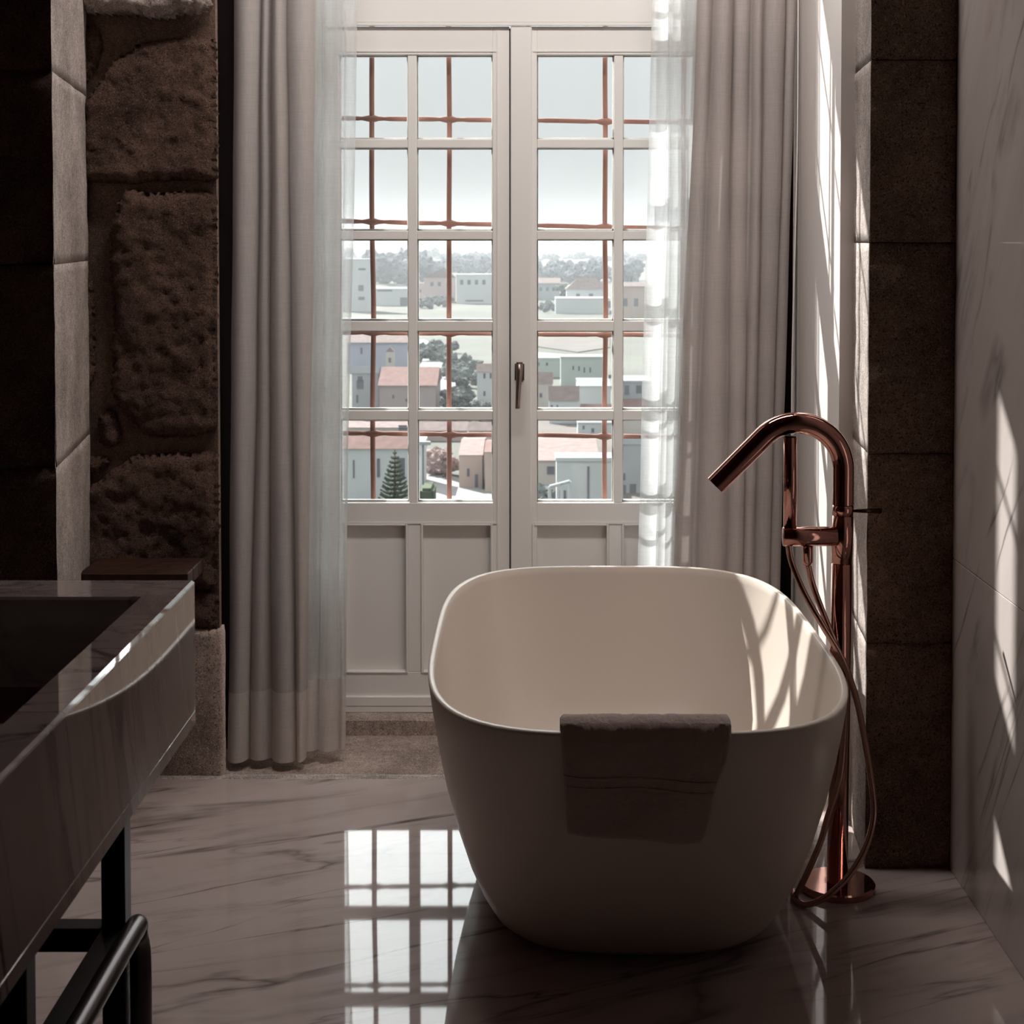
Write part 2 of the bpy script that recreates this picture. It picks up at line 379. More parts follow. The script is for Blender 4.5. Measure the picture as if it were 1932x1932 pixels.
for i, (pts, pr_, lb) in enumerate(rub):
    obj('stone', rubble(pts, pr_, i*3.1+1), M['granite_cut'] if i == 0 else M['granite'], ww, smooth=True, label=lb)  # top stone gets the paler granite to look lit

# granite plinth block at the foot of the rubble wall
xb1 = at(418, 1300, Y_WALL)[0]; zb = at(400, 1187, Y_WALL)[1]
bl = empty('trim_2', kind='structure')
obj('plinth_block', course([(-1.25, Y_WALL-0.004), (xb1-0.006, Y_WALL-0.004), (xb1, Y_WALL+0.004), (xb1, 4.10)], Z_A, zb, 0.003, seed=40, arris=0.004), M['granite_floor'], bl, smooth=True)
box_top = B(-1.25, xb1-0.006, Y_WALL+0.002, 4.10, zb-0.02, zb-0.004); obj('plinth_top', box_top, M['granite_floor'], bl)

# near-black boards standing for the shaded gap beside the left curtain
sh = empty('trim_3', kind='structure')
obj('gap_board', B(X_BAY, X_BAY+0.03, 4.38, 5.0, Z_A+0.02, 3.05, bev=0.003), M['gap_shade'], sh)
for z0, z1 in ((0.0, 1.3), (1.45, 2.9)):
    obj('gap_panel', B(X_BAY+0.03, X_BAY+0.036, 4.46, 4.92, z0, z1, bev=0.002), M['gap_shade'], sh)

# right pier: rough face towards the room, dressed reveal towards the window
xp = at(1640, 560, Y_PIER)[0]
wp = obj('wall_pier_right', B(xp+0.09, X_R+0.3, Y_PIER+0.03, 5.12, -0.3, Z_C), M['mortar'], kind='structure')
cr = [0.0, at(1700, 1215, Y_PIER)[1], at(1700, 857, Y_PIER)[1], at(1700, 458, Y_PIER)[1], at(1700, 113, Y_PIER)[1], 2.45, Z_C]
for i in range(len(cr)-1):
    a, b = cr[i]+0.0008, cr[i+1]-0.0008
    obj('stone_block', course([(xp, Y_PIER), (X_R-0.001, Y_PIER)], a, b, 0.009, seed=i+60, arris=0.003, step=0.015), M['granite_right'], wp, smooth=True)
    obj('reveal_stone', course([(xp+0.028, 3.76), (xp, Y_PIER)], a, b, 0.0018, seed=i+70, arris=0.0004), M['granite_cut'], wp, smooth=True, label='pale dressed granite block in the sunlit reveal')

# white panelled lining of the right reveal
tp_ = empty('trim_4', kind='structure')
def plan(pts, z0, z1):
    bm = bmesh.new(); a = [bm.verts.new((x, y, z0)) for x, y in pts]; b = [bm.verts.new((x, y, z1)) for x, y in pts]; n = len(pts)
    bm.faces.new(a); bm.faces.new(b[::-1])
    for i in range(n): bm.faces.new((a[i], b[i], b[(i+1) % n], a[(i+1) % n]))
    bmesh.ops.recalc_face_normals(bm, faces=bm.faces[:]); return bm
def rx_(y, o=0.0): return 0.727+0.0716*(y-3.73)-o
obj('reveal_board', plan([(rx_(3.80,-0.006), 3.80), (rx_(5.06,-0.006), 5.06), (rx_(5.06,-0.05), 5.06), (rx_(3.80,-0.05), 3.80)], Z_A, 3.2), M['panel'], tp_)
obj('edge_frame', plan([(rx_(3.73), 3.73), (rx_(3.84), 3.84), (rx_(3.84,-0.04), 3.84), (rx_(3.73,-0.034), 3.73)], 0.0, 3.2), M['panel'], tp_)
obj('top_rail', plan([(rx_(3.84), 3.84), (rx_(5.06), 5.06), (rx_(5.06,-0.01), 5.06), (rx_(3.84,-0.01), 3.84)], 3.0, 3.2), M['panel'], tp_)
obj('bottom_rail', plan([(rx_(3.84), 3.84), (rx_(5.06), 5.06), (rx_(5.06,-0.01), 5.06), (rx_(3.84,-0.01), 3.84)], Z_A+0.01, 0.12), M['panel'], tp_)
obj('gap_strip', plan([(0.765, 4.84), (0.765, 4.90), (0.80, 4.90), (0.80, 4.84)], Z_A, 3.0), M['gap_shade'], tp_, label='dark strip standing for the shaded gap behind the curtain')  # painted shade: a dark strip where there is only an unlit gap

# wall above the door and the outer wall round the opening
XO0, XO1 = -0.68, 0.64
Z_TOP = 3.0
wt = obj('wall_window', B(X_BAY-0.6, 1.2, Y_DOOR-0.03, Y_OUT, Z_TOP+0.06, Z_C), M['granite_cut'], kind='structure')
obj('wall_window_jamb_left', B(-1.6, XO0, Y_DOOR+0.07, Y_OUT, -0.3, Z_C), M['granite_cut'], kind='structure')
obj('wall_window_jamb_right', B(XO1, 1.3, Y_DOOR+0.07, Y_OUT, -0.3, Z_C), M['granite_cut'], kind='structure')
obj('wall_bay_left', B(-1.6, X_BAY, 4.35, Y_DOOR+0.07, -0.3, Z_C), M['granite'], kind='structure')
obj('wall_lintel', B(-1.6, X_R, 3.9, Y_DOOR-0.03, 3.2, Z_C), M['granite'], kind='structure')
obj('wall_lintel_front', B(-1.2, X_R, 3.5, 3.9, 3.3, Z_C), M['granite'], kind='structure')
obj('sill', rough_slab(XO0, XO1, 5.17, 5.46, -0.3, -0.15), M['granite_cut'], wt)

# ------------------------------------------------------------------ the pair of glazed doors
YD = Y_DOOR
def dx(px): return at(px, 600, YD)[0]
def dz(py): return at(960, py, YD)[1]
zbot = -0.128; ztop = dz(50)
fr_ = empty('trim_5', kind='structure')
obj('frame_post', B(X_BAY, dx(600), YD-0.01, YD+0.07, Z_A+0.046, Z_TOP+0.06, bev=0.003), M['paint'], fr_)
obj('frame_post', B(dx(1372), 0.83, YD-0.01, YD+0.07, Z_A+0.046, Z_TOP+0.06, bev=0.003), M['paint'], fr_)
obj('frame_head', B(dx(600), dx(1372), YD-0.012, YD+0.07, dz(44), dz(44)+0.13, bev=0.003), M['paint'], fr_)
obj('head_bead', B(dx(600), dx(1372), YD-0.018, YD-0.008, dz(49.5), dz(44), bev=0.001), M['paint'], fr_)
obj('frame_top', B(dx(600), dx(1372), YD-0.012, YD+0.07, Z_TOP, Z_TOP+0.06, bev=0.003), M['paint'], fr_)
obj('threshold', B(dx(600), dx(1372), YD-0.01, YD+0.07, Z_A+0.046, zbot+0.006, bev=0.002), M['paint'], fr_)

rows = [(103.5,262.5),(279,435.5),(452,606),(625,775),(793,949)]
def leaf(name, xs, xo, panes, pan, inner):
    d = empty(name, kind='structure')
    T0, T1 = YD, YD+0.045
    (a0, a1), (b0, b1) = panes
    sx0, sx1 = xs
    obj('stile', B(dx(sx0), dx(a0), T0, T1, zbot, ztop, bev=0.0015), M['paint'], d)
    obj('stile', B(dx(b1), dx(sx1), T0, T1, zbot, ztop, bev=0.0015), M['paint'], d)
    obj('rail', B(dx(a0), dx(b1), T0, T1, dz(rows[0][0]), ztop, bev=0.0015), M['paint'], d)
    zl = dz(949); zp = dz(990)
    obj('rail', B(dx(a0), dx(b1), T0, T1, zp, zl, bev=0.0015), M['paint'], d)
    obj('rail', B(dx(a0), dx(b1), T0, T1, zbot+0.028, dz(1268), bev=0.0015), M['paint'], d)
    obj('weather_bar', B(dx(sx0)+0.002, dx(sx1)-0.002, T0-0.012, T0+0.02, zbot+0.004, dz(1312), bev=0.003), M['paint'], d)
    # glazing bars
    obj('muntin', B(dx(a1), dx(b0), T0+0.004, T1-0.004, zl, dz(rows[0][0]), bev=0.002), M['paint'], d)
    for (r0, r1), (s0, s1) in zip(rows, rows[1:]):
        for x0, x1 in panes:
            obj('muntin', B(dx(x0), dx(x1), T0+0.005, T1-0.005, dz(s0), dz(r1), bev=0.002), M['paint'], d)
    for r0, r1 in rows:
        for x0, x1 in panes:
            obj('pane', B(dx(x0)-0.004, dx(x1)+0.004, T0+0.024, T0+0.026, dz(r1)-0.004, dz(r0)+0.004), M['glass'], d)
            bm = bmesh.new(); t = 0.004
            X0, X1, Z0, Z1 = dx(x0), dx(x1), dz(r1), dz(r0)
            for q in ((X0, X0+t, Z0, Z1), (X1-t, X1, Z0, Z1), (X0, X1, Z0, Z0+t*1.6), (X0, X1, Z1-t, Z1)):
                box(bm, q[0], q[1], T0+0.026, T1-0.006, q[2], q[3])
            obj('glazing_bead', bm, M['paint'], d)
    # lower panels
    for x0, x1 in pan:
        X0, X1, Z0, Z1 = dx(x0), dx(x1), dz(1266), dz(992)
        obj('panel', B(X0-0.01, X1+0.01, T0+0.022, T0+0.032, Z0-0.01, Z1+0.01), M['paint'], d)
        bm = bmesh.new(); t = 0.007
        for q in ((X0-t, X0, Z0-t, Z1+t), (X1, X1+t, Z0-t, Z1+t), (X0, X1, Z0-t, Z0), (X0, X1, Z1, Z1+t)):
            box(bm, q[0], q[1], T0-0.004, T0+0.022, q[2], q[3], bev=0.002)
        obj('panel_moulding', bm, M['paint'], d)
    obj('mid_stile', B(dx(pan[0][1])+0.007, dx(pan[1][0])-0.007, T0, T1, dz(1268), zp, bev=0.0015), M['paint'], d)
    # fill between panel and stiles
    obj('stile_edge', B(dx(a0)-0.001, dx(pan[0][0])-0.007, T0+0.0002, T1, dz(1268), zp), M['paint'], d)
    obj('stile_edge', B(dx(pan[1][1])+0.007, dx(b1)+0.001, T0+0.0002, T1, dz(1268), zp), M['paint'], d)
    # slender bead along the meeting edge and round the glass field
    bm = bmesh.new()
    box(bm, dx(inner), dx(inner)+0.0035, T0-0.003, T0+0.002, zbot+0.02, ztop-0.01)
    box(bm, dx(a0)-0.012, dx(b1)+0.012, T0-0.003, T0+0.002, dz(98), dz(95))
    box(bm, dx(a0)-0.012, dx(b1)+0.012, T0-0.003, T0+0.002, dz(988), dz(985))
    obj('bead', bm, M['paint'], d)
    return d
d1 = leaf('door_1', (602, 961.2), 602, [(641,770),(787,929.5)], [(652,764),(797,925)], 938)
d2 = leaf('door_2', (963.4, 1370), 1370, [(1013,1158),(1175,1320)], [(1008,1145),(1178,1312)], 1001)
obj('meeting_strip', B(dx(963.4), dx(1003), YD-0.012, YD+0.001, zbot+0.01, ztop, bev=0.003), M['paint'], d2)
obj('door_gap_strip', B(dx(958), dx(967), YD+0.032, YD+0.05, zbot+0.01, ztop-0.002), M['gap_shade'], d2)  # near-black strip added to stop light and darken the gap between the leaves
# lever handle: rose, neck, lever
hx, hz = at(979, 700, YD-0.02)
hr = obj('door_handle', bmesh.new(), M['handle'], d2, label='grey metal lever handle pointing down')
bm = bmesh.new(); box(bm, hx-0.013, hx+0.017, YD-0.021, YD-0.011, hz-0.035, hz+0.028, bev=0.006, seg=2)
obj('rose', bm, M['handle'], hr, smooth=True)
bm = bmesh.new(); tube(bm, [(hx, YD-0.02, hz), (hx, YD-0.062, hz)], 0.011, 16); obj('neck', bm, M['handle'], hr, smooth=True)
bm = bmesh.new(); tube(bm, catmull([(hx+0.001, YD-0.056, hz+0.022), (hx+0.002, YD-0.066, hz+0.002), (hx, YD-0.07, hz-0.03), (hx-0.004, YD-0.066, hz-0.115)], 6), 0.0085, 14, rf=lambda t: 0.0115-0.004*t); obj('lever', bm, M['handle'], hr, smooth=True)

# transom window above the doors
wn = empty('window_1', kind='structure')
zt0 = dz(44)+0.13
for x0, x1 in ((602, 775), (787, 978), (990, 1180), (1192, 1370)):
    obj('pane', B(dx(x0), dx(x1), YD+0.024, YD+0.026, zt0, Z_TOP), M['glass'], wn)
for x in (781, 984, 1186):
    obj('glazing_bar', B(dx(x-6), dx(x+6), YD, YD+0.045, zt0, Z_TOP, bev=0.002), M['paint'], wn)

# ------------------------------------------------------------------ iron grille outside
YG = 5.155
gr = empty('window_grille', (0, YG, 0), label='rust-red iron bar grille outside the glazed doors', cat='grille')
vx = [557, 703, 848.5, 994, 1141, 1288]; hy = [(-500,-498),(-310,-307),(-116,-112), (37, 40), (223, 230), (417, 430), (627, 632), (817, 824), (1010, 1016), (1200, 1206)]
def gx(px): return at(px, 600, YG)[0]
zg0, zg1 = -0.15, 3.0
hz_ = []
for a, b in hy:
    hz_.append((at(600, a, YG)[1], at(1230, b, YG)[1]))
for px in vx:
    x = gx(px); pts = []; n = 60
    for k in range(n+1):
        z = zg0+(zg1-zg0)*k/n
        pts.append((x+0.003*noise.noise(Vector((px, z*2.2, 0)))*1.6, YG+0.003*noise.noise(Vector((z*3, px, 5))), z))
    obj('vertical_bar', tube(bmesh.new(), pts, 0.0082, 10), M['rust'], gr, smooth=True)
for za, zb_ in hz_:
    pts = []; n = 72; x0, x1 = XO0+0.01, XO1-0.01; bm = bmesh.new()
    for k in range(n+1):
        x = x0+(x1-x0)*k/n; tt = (x-gx(640))/(gx(1230)-gx(640))
        z = za+(zb_-za)*tt+0.0022*noise.noise(Vector((x*7, za*9, 1)))
        pts.append((x, YG, z))
    def rf(t, x0=x0, x1=x1):
        x = x0+(x1-x0)*t; dd = min(abs(x-gx(p)) for p in vx)
        return 0.0078+0.0055*math.exp(-(dd/0.014)**2)-0.002*math.exp(-((dd-0.035)/0.012)**2)
    obj('horizontal_bar', tube(bm, pts, 0.008, 10, rf=rf), M['rust'], gr, smooth=True)

# ------------------------------------------------------------------ curtains
def lerp(a, b, t): return a+(b-a)*t
def cloth(edges_top, edges_bot, Yt, Yb, z0, z1, amp, zt=2.45, zb=0.0, nz=60, per=10, shape=0.75, sway=0.006, seed=0, wave=None):
    """folds given by crease X positions at top and bottom; each fold bulges into the room"""
    bm = bmesh.new(); R = []
    for j in range(nz+1):
        z = z0+(z1-z0)*j/nz; t = (z-zb)/(zt-zb); row = []
        tm = min(t, 1.0); tt = tm*tm*(3-2*tm)*0.35+t*0.65
        E = [lerp(b, a, tt) for a, b in zip(edges_top, edges_bot)]
        for i in range(len(E)-1):
            for k in range(per+(1 if i == len(E)-2 else 0)):
                u = k/per
                x = lerp(E[i], E[i+1], u-0.05*math.sin(2*PI*u))
                h = abs(math.sin(PI*u))**shape*amp[i]
                y = lerp(Yb, Yt, t)-h
                y += 0.014*noise.noise(Vector((x*5+seed, z*0.7, i)))
                x += sway*noise.noise(Vector((i*0.7+seed, z*1.1, 4)))+0.003*noise.noise(Vector((x*20, z*3, seed)))
                row.append(bm.verts.new((x, y, z)))
        R.append(row)
    for a, b in zip(R, R[1:]):
        for i in range(len(a)-1): bm.faces.new((a[i], a[i+1], b[i+1], b[i]))
    return bm
def cx_(px, Y, py=700): return at(px, py, Y)[0]
ZB, ZH = -0.163, 0.045
YL = 4.67
zref_t = at(500, 0, YL)[1]; zref_b = at(500, 1430, YL)[1]
cl = empty('curtain', ((cx_(437, YL)+cx_(660, YL))/2, YL, 0), label='pale linen curtain gathered at the left of the glazed doors', cat='curtain')
et = [cx_(p, YL) for p in (446, 474, 500, 520, 546, 566, 598)]; eb = [cx_(p, YL) for p in (425, 449, 467, 503, 525, 551, 574)]
amp = [0.05, 0.045, 0.05, 0.04, 0.055, 0.045]
et = [cx_(p, YL) for p in (446, 499, 517, 545, 598)]; eb = [cx_(p, YL) for p in (424, 467, 504, 556, 574)]
amp = [0.055, 0.035, 0.05, 0.05]
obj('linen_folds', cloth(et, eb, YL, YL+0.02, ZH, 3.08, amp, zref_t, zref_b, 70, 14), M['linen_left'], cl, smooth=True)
obj('hem', cloth(et, eb, YL-0.001, YL+0.019, ZB, ZH, [a*1.02 for a in amp], zref_t, zref_b, 6, 14), M['hem'], cl, smooth=True, label='thicker paler hem')
ets = [cx_(p, YL+0.05) for p in (560, 612, 650, 676)]; ebs = [cx_(p, YL+0.05) for p in (556, 600, 634, 645)]
amps = [0.035, 0.03, 0.014]
obj('sheer_edge', cloth(ets, ebs, YL+0.06, YL+0.06, ZH+0.02, 3.08, amps, zref_t, zref_b, 70, 14, 1.0), M['sheer'], cl, smooth=True, label='see-through front edge of the curtain')
ets2 = [cx_(p, YL+0.10) for p in (566, 600, 640)]; ebs2 = [cx_(p, YL+0.10) for p in (562, 596, 618)]
obj('sheer_fold', cloth(ets2, ebs2, YL+0.11, YL+0.11, ZH+0.02, 3.08, [0.03,0.03], zref_t, zref_b, 70, 12, 1.0, seed=5), M['sheer'], cl, smooth=True)
obj('sheer_hem', cloth(ets, ebs, YL+0.059, YL+0.059, ZB+0.012, ZH+0.02, amps, zref_t, zref_b, 6, 14, 1.0), M['sheerhem'], cl, smooth=True, label='thicker hem of the sheer edge')

YR = 4.78
cr_ = empty('curtain', ((cx_(1230, YR)+cx_(1490, YR))/2, YR, 0), label='linen curtain drawn to the right behind the bathtub, sunlit front edge', cat='curtain')
zrt, zrb = at(1300, 0, YR)[1], at(1300, 1400, YR)[1]
et = [cx_(p, YR) for p in (1312, 1340, 1379, 1415, 1436, 1478, 1499)]; eb = [cx_(p, YR) for p in (1262, 1300, 1364, 1398, 1420, 1448, 1468)]
amp = [0.03, 0.05, 0.035, 0.03, 0.03, 0.02]
obj('linen_folds', cloth(et, eb, YR, YR, ZH, 3.08, amp, zrt, zrb, 70, 14, seed=9), M['linen'], cr_, smooth=True)
obj('hem', cloth(et, eb, YR-0.001, YR-0.001, ZB, ZH, [a*1.02 for a in amp], zrt, zrb, 6, 14, seed=9), M['hem'], cr_, smooth=True, label='thicker paler hem')
ets = [cx_(p, YR+0.04) for p in (1229, 1262, 1292, 1330)]; ebs = [cx_(p, YR+0.04) for p in (1198, 1238, 1262, 1290)]
amps = [0.014, 0.02, 0.03]
obj('sheer_edge', cloth(ets, ebs, YR+0.05, YR+0.05, ZH, 3.08, amps, zrt, zrb, 70, 14, 1.0, seed=13), M['sheer'], cr_, smooth=True, label='bright see-through front edge of the curtain')
ets2 = [cx_(p, YR+0.08) for p in (1240, 1275, 1330)]; ebs2 = [cx_(p, YR+0.08) for p in (1212, 1250, 1290)]
obj('sheer_fold', cloth(ets2, ebs2, YR+0.085, YR+0.085, ZH, 3.08, [0.02,0.02], zrt, zrb, 70, 12, 1.0, seed=17), M['sheer'], cr_, smooth=True)
obj('sheer_hem', cloth(ets, ebs, YR+0.049, YR+0.049, ZB, ZH, amps, zrt, zrb, 6, 14, 1.0, seed=13), M['sheerhem'], cr_, smooth=True)
for rr_, xa, xb, Y in ((cl, X_BAY+0.04, -0.07, YL+0.03), (cr_, -0.06, 0.78, YR+0.02)):
    obj('curtain_rail', tube(bmesh.new(), [(xa, Y, 3.07), (xb, Y, 3.07)], 0.012, 12), M['black'], rr_, smooth=True)
obj('lining', cloth(et, eb, YR+0.075, YR+0.075, ZB+0.01, 3.08, [0.02]*6, zrt, zrb, 60, 10, seed=21), M['linen'], cr_, smooth=True)  # unseen sheet added behind the folds to blur the bar shadows on them
obj('lining', cloth([cx_(p, YL+0.06) for p in (452, 500, 545, 590)], [cx_(p, YL+0.06) for p in (434, 480, 520, 570)], YL+0.1, YL+0.1, ZB+0.01, 3.08, [0.02]*3, zref_t, zref_b, 60, 10, seed=22), M['linen_left'], cl, smooth=True)  # second added sheet, softens the light through the left folds
# thin tube drawn as the edge of another layer of the right curtain
bm = bmesh.new(); pts = []
for k in range(31):
    z = 0.4+2.5*k/30; pts.append((cx_(lerp(1493, 1507, k/30), 4.74)+0.006*noise.noise(Vector((1, z*1.5, 2))), 4.74, z))
obj('layer_edge', tube(bm, pts, 0.0022, 8), M['paint'], cr_, smooth=True, label='thin white edge of another curtain layer')

# ------------------------------------------------------------------ bathtub
TX, TY = 0.21, 3.45
HT, NE = 0.52, 3.7
def ring(a, b, z, n=96, ne=NE, lift=None):
    out = []
    for k in range(n):
        t = 2*PI*k/n; c, s = math.cos(t), math.sin(t)
        e = 2.0/ne
        x = a*math.copysign(abs(c)**e, c); y = b*math.copysign(abs(s)**e, s); out.append((TX+x, TY+y, z))
    return out
def evenring(a, b, z, ne=NE, n=112):
    R = ring(a, b, z, 720, ne); P = [Vector(p) for p in R]; L_ = [0]
    for i in range(720): L_.append(L_[-1]+(P[(i+1) % 720]-P[i]).length)
    out = []; j = 0
    for k in range(n):
        d = L_[-1]*k/n
        while L_[j+1] < d: j += 1
        u = (d-L_[j])/(L_[j+1]-L_[j]); out.append(P[j].lerp(P[(j+1) % 720], u))
    return out
tub = empty('bathtub', (TX, TY, 0), label='white freestanding oval bathtub with a towel over its near rim', cat='bathtub')
outer = [(0.000,0.262,0.395,3.0),(0.002,0.272,0.42,3.1),(0.010,0.288,0.45,3.2),(0.03,0.304,0.48,3.3),(0.07,0.322,0.515,3.4),(0.13,0.343,0.555,3.5),(0.21,0.365,0.598,3.6),(0.30,0.386,0.640,3.65),(0.39,0.402,0.674,3.7),(0.46,0.412,0.697,3.7),(0.512,0.4185,0.7115,3.7),(0.5175,0.4185,0.7115,3.7),(0.52,0.4165,0.7095,3.7)]
inner = [(0.52,0.409,0.702,3.7),(0.5175,0.4065,0.6995,3.7),(0.50,0.404,0.695,3.7),(0.42,0.394,0.668,3.6),(0.32,0.376,0.625,3.5),(0.22,0.350,0.570,3.4),(0.15,0.322,0.515,3.2),(0.11,0.290,0.465,3.0),(0.088,0.245,0.40,2.8),(0.080,0.18,0.30,2.6),(0.076,0.09,0.16,2.4),(0.075,0.02,0.03,2)]
bm = bmesh.new(); RR = [[bm.verts.new(p) for p in evenring(a, b, z, ne)] for z, a, b, ne in outer+inner]
for A_, B_ in zip(RR, RR[1:]):
    n = len(A_)
    for i in range(n): bm.faces.new((A_[i], A_[(i+1) % n], B_[(i+1) % n], B_[i]))
bm.faces.new(RR[0][::-1]); bm.faces.new(RR[-1]); bmesh.ops.recalc_face_normals(bm, faces=bm.faces[:])
obj('tub_shell', bm, M['tub'], tub, smooth=True)
bm = lathe(bmesh.new(), [(0.0, 0.0755), (0.032, 0.0755), (0.034, 0.079), (0.030, 0.082), (0.004, 0.083)], TX, TY+0.1, 32)
obj('drain_cover', bm, M['copper'], tub, smooth=True)

# ------------------------------------------------------------------ towel over the near rim
tw = empty('towel', (0.30, 2.76, 0.52), label='folded taupe terry towel hanging over the near rim of the bathtub', cat='towel')
def rimY(x, z):
    for (z0, a0, b0, n0), (z1, a1, b1, n1) in zip(outer, outer[1:]):
        if z <= z1 or (z1, a1) == (outer[-1][0], outer[-1][1]):
            t = max(0, min(1, (z-z0)/(z1-z0))) if z1 > z0 else 0; a, b, ne = lerp(a0, a1, t), lerp(b0, b1, t), lerp(n0, n1, t); break
    u = min(0.999, abs(x-TX)/a); return TY-b*(1-u**ne)**(1/ne)
def towel_pt(u, v, off):
    """u across 0..1, v 0 = inside end, 1 = outer hem"""
    xa = at(1057, 1370, 2.735)[0]; xb = at(1379, 1370, 2.735)[0]
    inside = 0.16; over = 0.045; outl = lerp(0.205, 0.222, u)+0.004*math.sin(u*9)
    total = inside+over+outl; s = v*total
    if s < inside:
        z = 0.532-(inside-s); y = 2.752+0.006+(inside-s)*0.25+0.014; k = 0; n = (0, 1, 0.2)
    elif s < inside+over:
        a = (s-inside)/over; y = 2.772-0.043*a; z = 0.532+0.007*math.sin(PI*a); k = 0; n = (0, 0.3*(0.5-a)*4, 1)
    else:
        d = s-inside-over; z = 0.532-d; k = d/outl
        y = rimY(lerp(xa, xb, u), max(0.05, min(0.51, z)))-0.008-0.012*k-0.012*k*(0.5+0.5*noise.noise(Vector((u*2.2, k*1.2, 7)))); n = (0, -1, 0)
    shrink = 0.052*k**1.3; sh_l = 0.014*k
    x = lerp(xa+sh_l, xb-shrink*0.9+0.003*math.sin(k*9), u)
    y += -0.004*math.sin(u*7+k*4)*k
    n = Vector(n).normalized()
    q = Vector((x, y, z)); fz = 0.0016*noise.noise(q*330)+0.001*noise.noise(q*170)+0.0018*noise.noise(q*45)
    edge = min(u, 1-u, (1-v))*40; off = off*min(1, 0.35+edge) if off > 0 else off
    return q+n*(off+fz)
def towel_layer(o0, o1, u0=0.0, u1=1.0, v0=0.0, v1=1.0, nu=46, nv=64):
    bm = bmesh.new(); G = []
    for o in (o0, o1):
        G.append([[bm.verts.new(towel_pt(lerp(u0, u1, i/nu), lerp(v0, v1, j/nv), o)) for i in range(nu+1)] for j in range(nv+1)])
    for g in G:
        for j in range(nv):
            for i in range(nu): bm.faces.new((g[j][i], g[j][i+1], g[j+1][i+1], g[j+1][i]))
    a, b = G
    per_ = [(0, i) for i in range(nu)]+[(j, nu) for j in range(nv)]+[(nv, i) for i in range(nu, 0, -1)]+[(j, 0) for j in range(nv, 0, -1)]
    for (j, i), (j2, i2) in zip(per_, per_[1:]+per_[:1]): bm.faces.new((a[j][i], a[j2][i2], b[j2][i2], b[j][i]))
    bmesh.ops.recalc_face_normals(bm, faces=bm.faces[:]); return bm
obj('under_layer', towel_layer(-0.006, 0.001, 0.012, 0.99, 0.02, 0.97), M['towel'], tw, smooth=True)
obj('upper_layer', towel_layer(0.0025, 0.010, nu=130, nv=170), M['towel'], tw, smooth=True)
for v in (0.705, 0.752):
    obj('woven_stripe', towel_layer(0.009, 0.0112, 0.0, 1.0, v, v+0.008, 46, 2), M['towelband'], tw, smooth=True)

# ------------------------------------------------------------------ floor standing tub filler
FX, FY = 0.653, 3.335
fa = empty('bath_tap', (FX, FY, 0), label='tall rose copper floor-standing bath tap with hand shower', cat='tap')
def fp(px, py, Y=FY): x, z = at(px, py, Y); return (x, Y, z)
r_p = at(1612, 1000, FY)[0]-at(1592, 1000, FY)[0]
FXt = at(1590, 1000, FY)[0]
obj('floor_plate', lathe(bmesh.new(), [(0.079, 0.0), (0.080, 0.003), (0.080, 0.013), (0.077, 0.016), (0.03, 0.0165)], FX, FY, 64), M['copper'], fa, smooth=False)
zring1, zring2 = at(1592, 1062, FY)[1], at(1592, 972, FY)[1]
zring3 = at(1592, 952, FY)[1]
obj('stand_pipe', tube(bmesh.new(), [(FX, FY, 0.014), (FX+(FXt-FX)*0.7, FY, zring1-0.001)], r_p*0.98, 40), M['copper'], fa, smooth=True)
obj('valve_body', tube(bmesh.new(), [(FX+(FXt-FX)*0.7, FY, zring1+0.001), (FXt, FY, zring2-0.0008)], r_p, 40), M['copper'], fa, smooth=True)
obj('lever_collar', tube(bmesh.new(), [(FXt, FY, zring2+0.0008), (FXt, FY, zring3-0.0008)], r_p, 40), M['copper'], fa, smooth=True)
A0 = Vector(fp(1592, 880)); A0.x = FXt
arc = [Vector((FXt, FY, zring3+0.0008)), Vector((FXt, FY, (zring3+A0.z)/2)), A0]
# bend: circular arc from vertical to the sloping spout
E1 = Vector(fp(1349.5, 916)); E0 = Vector(fp(1482, 782))
dirs = (E0-E1).normalized()
Rb = 0.098; cxx = FXt-Rb
bend = []
ang_end = math.atan2(dirs.x, -dirs.z)  # tangent direction
th_end = math.acos(max(-1, min(1, -dirs.x*0-dirs.z*-1)))
for k in range(25):
    th = k/24*(PI-math.acos(dirs.z)) if True else 0
    bend.append(Vector((cxx+Rb*math.cos(th), FY, 0+Rb*math.sin(th))))
zoff = A0.z
bend = [b+Vector((0, 0, zoff)) for b in bend]
# shift bend end to meet the straight spout: slide height so that the spout line is met
last = bend[-1]; tdir = Vector((-dirs.x, 0, -dirs.z))
tt = (last.x-E1.x)/dirs.x; want = E1.z+dirs.z*tt; dzb = want-last.z
bend = [b+Vector((0, 0, dzb)) for b in bend]
path = [Vector((FXt, FY, zring3+0.0008)), Vector((FXt, FY, bend[0].z-0.02))]+bend+[bend[-1].lerp(E1, 0.5), E1]
obj('spout', tube(bmesh.new(), path, r_p, 40, cap=False), M['copper'], fa, smooth=True)
din = -dirs
obj('spout_outlet', tube(bmesh.new(), [E1-din*0.012, E1-din*0.004], r_p*0.93, 32), M['darkcopper'], fa, smooth=True)
lv0 = Vector((FXt+r_p*0.9, FY, (zring2+zring3)/2-0.002)); lv1 = Vector(fp(1663, 964))
obj('lever', tube(bmesh.new(), [lv0, lv0.lerp(lv1, 0.3), lv1], 0.0045, 14, rf=lambda t: 0.0032+0.0022*t), M['darkcopper'], fa, smooth=True, label='thin dark lever pointing right')
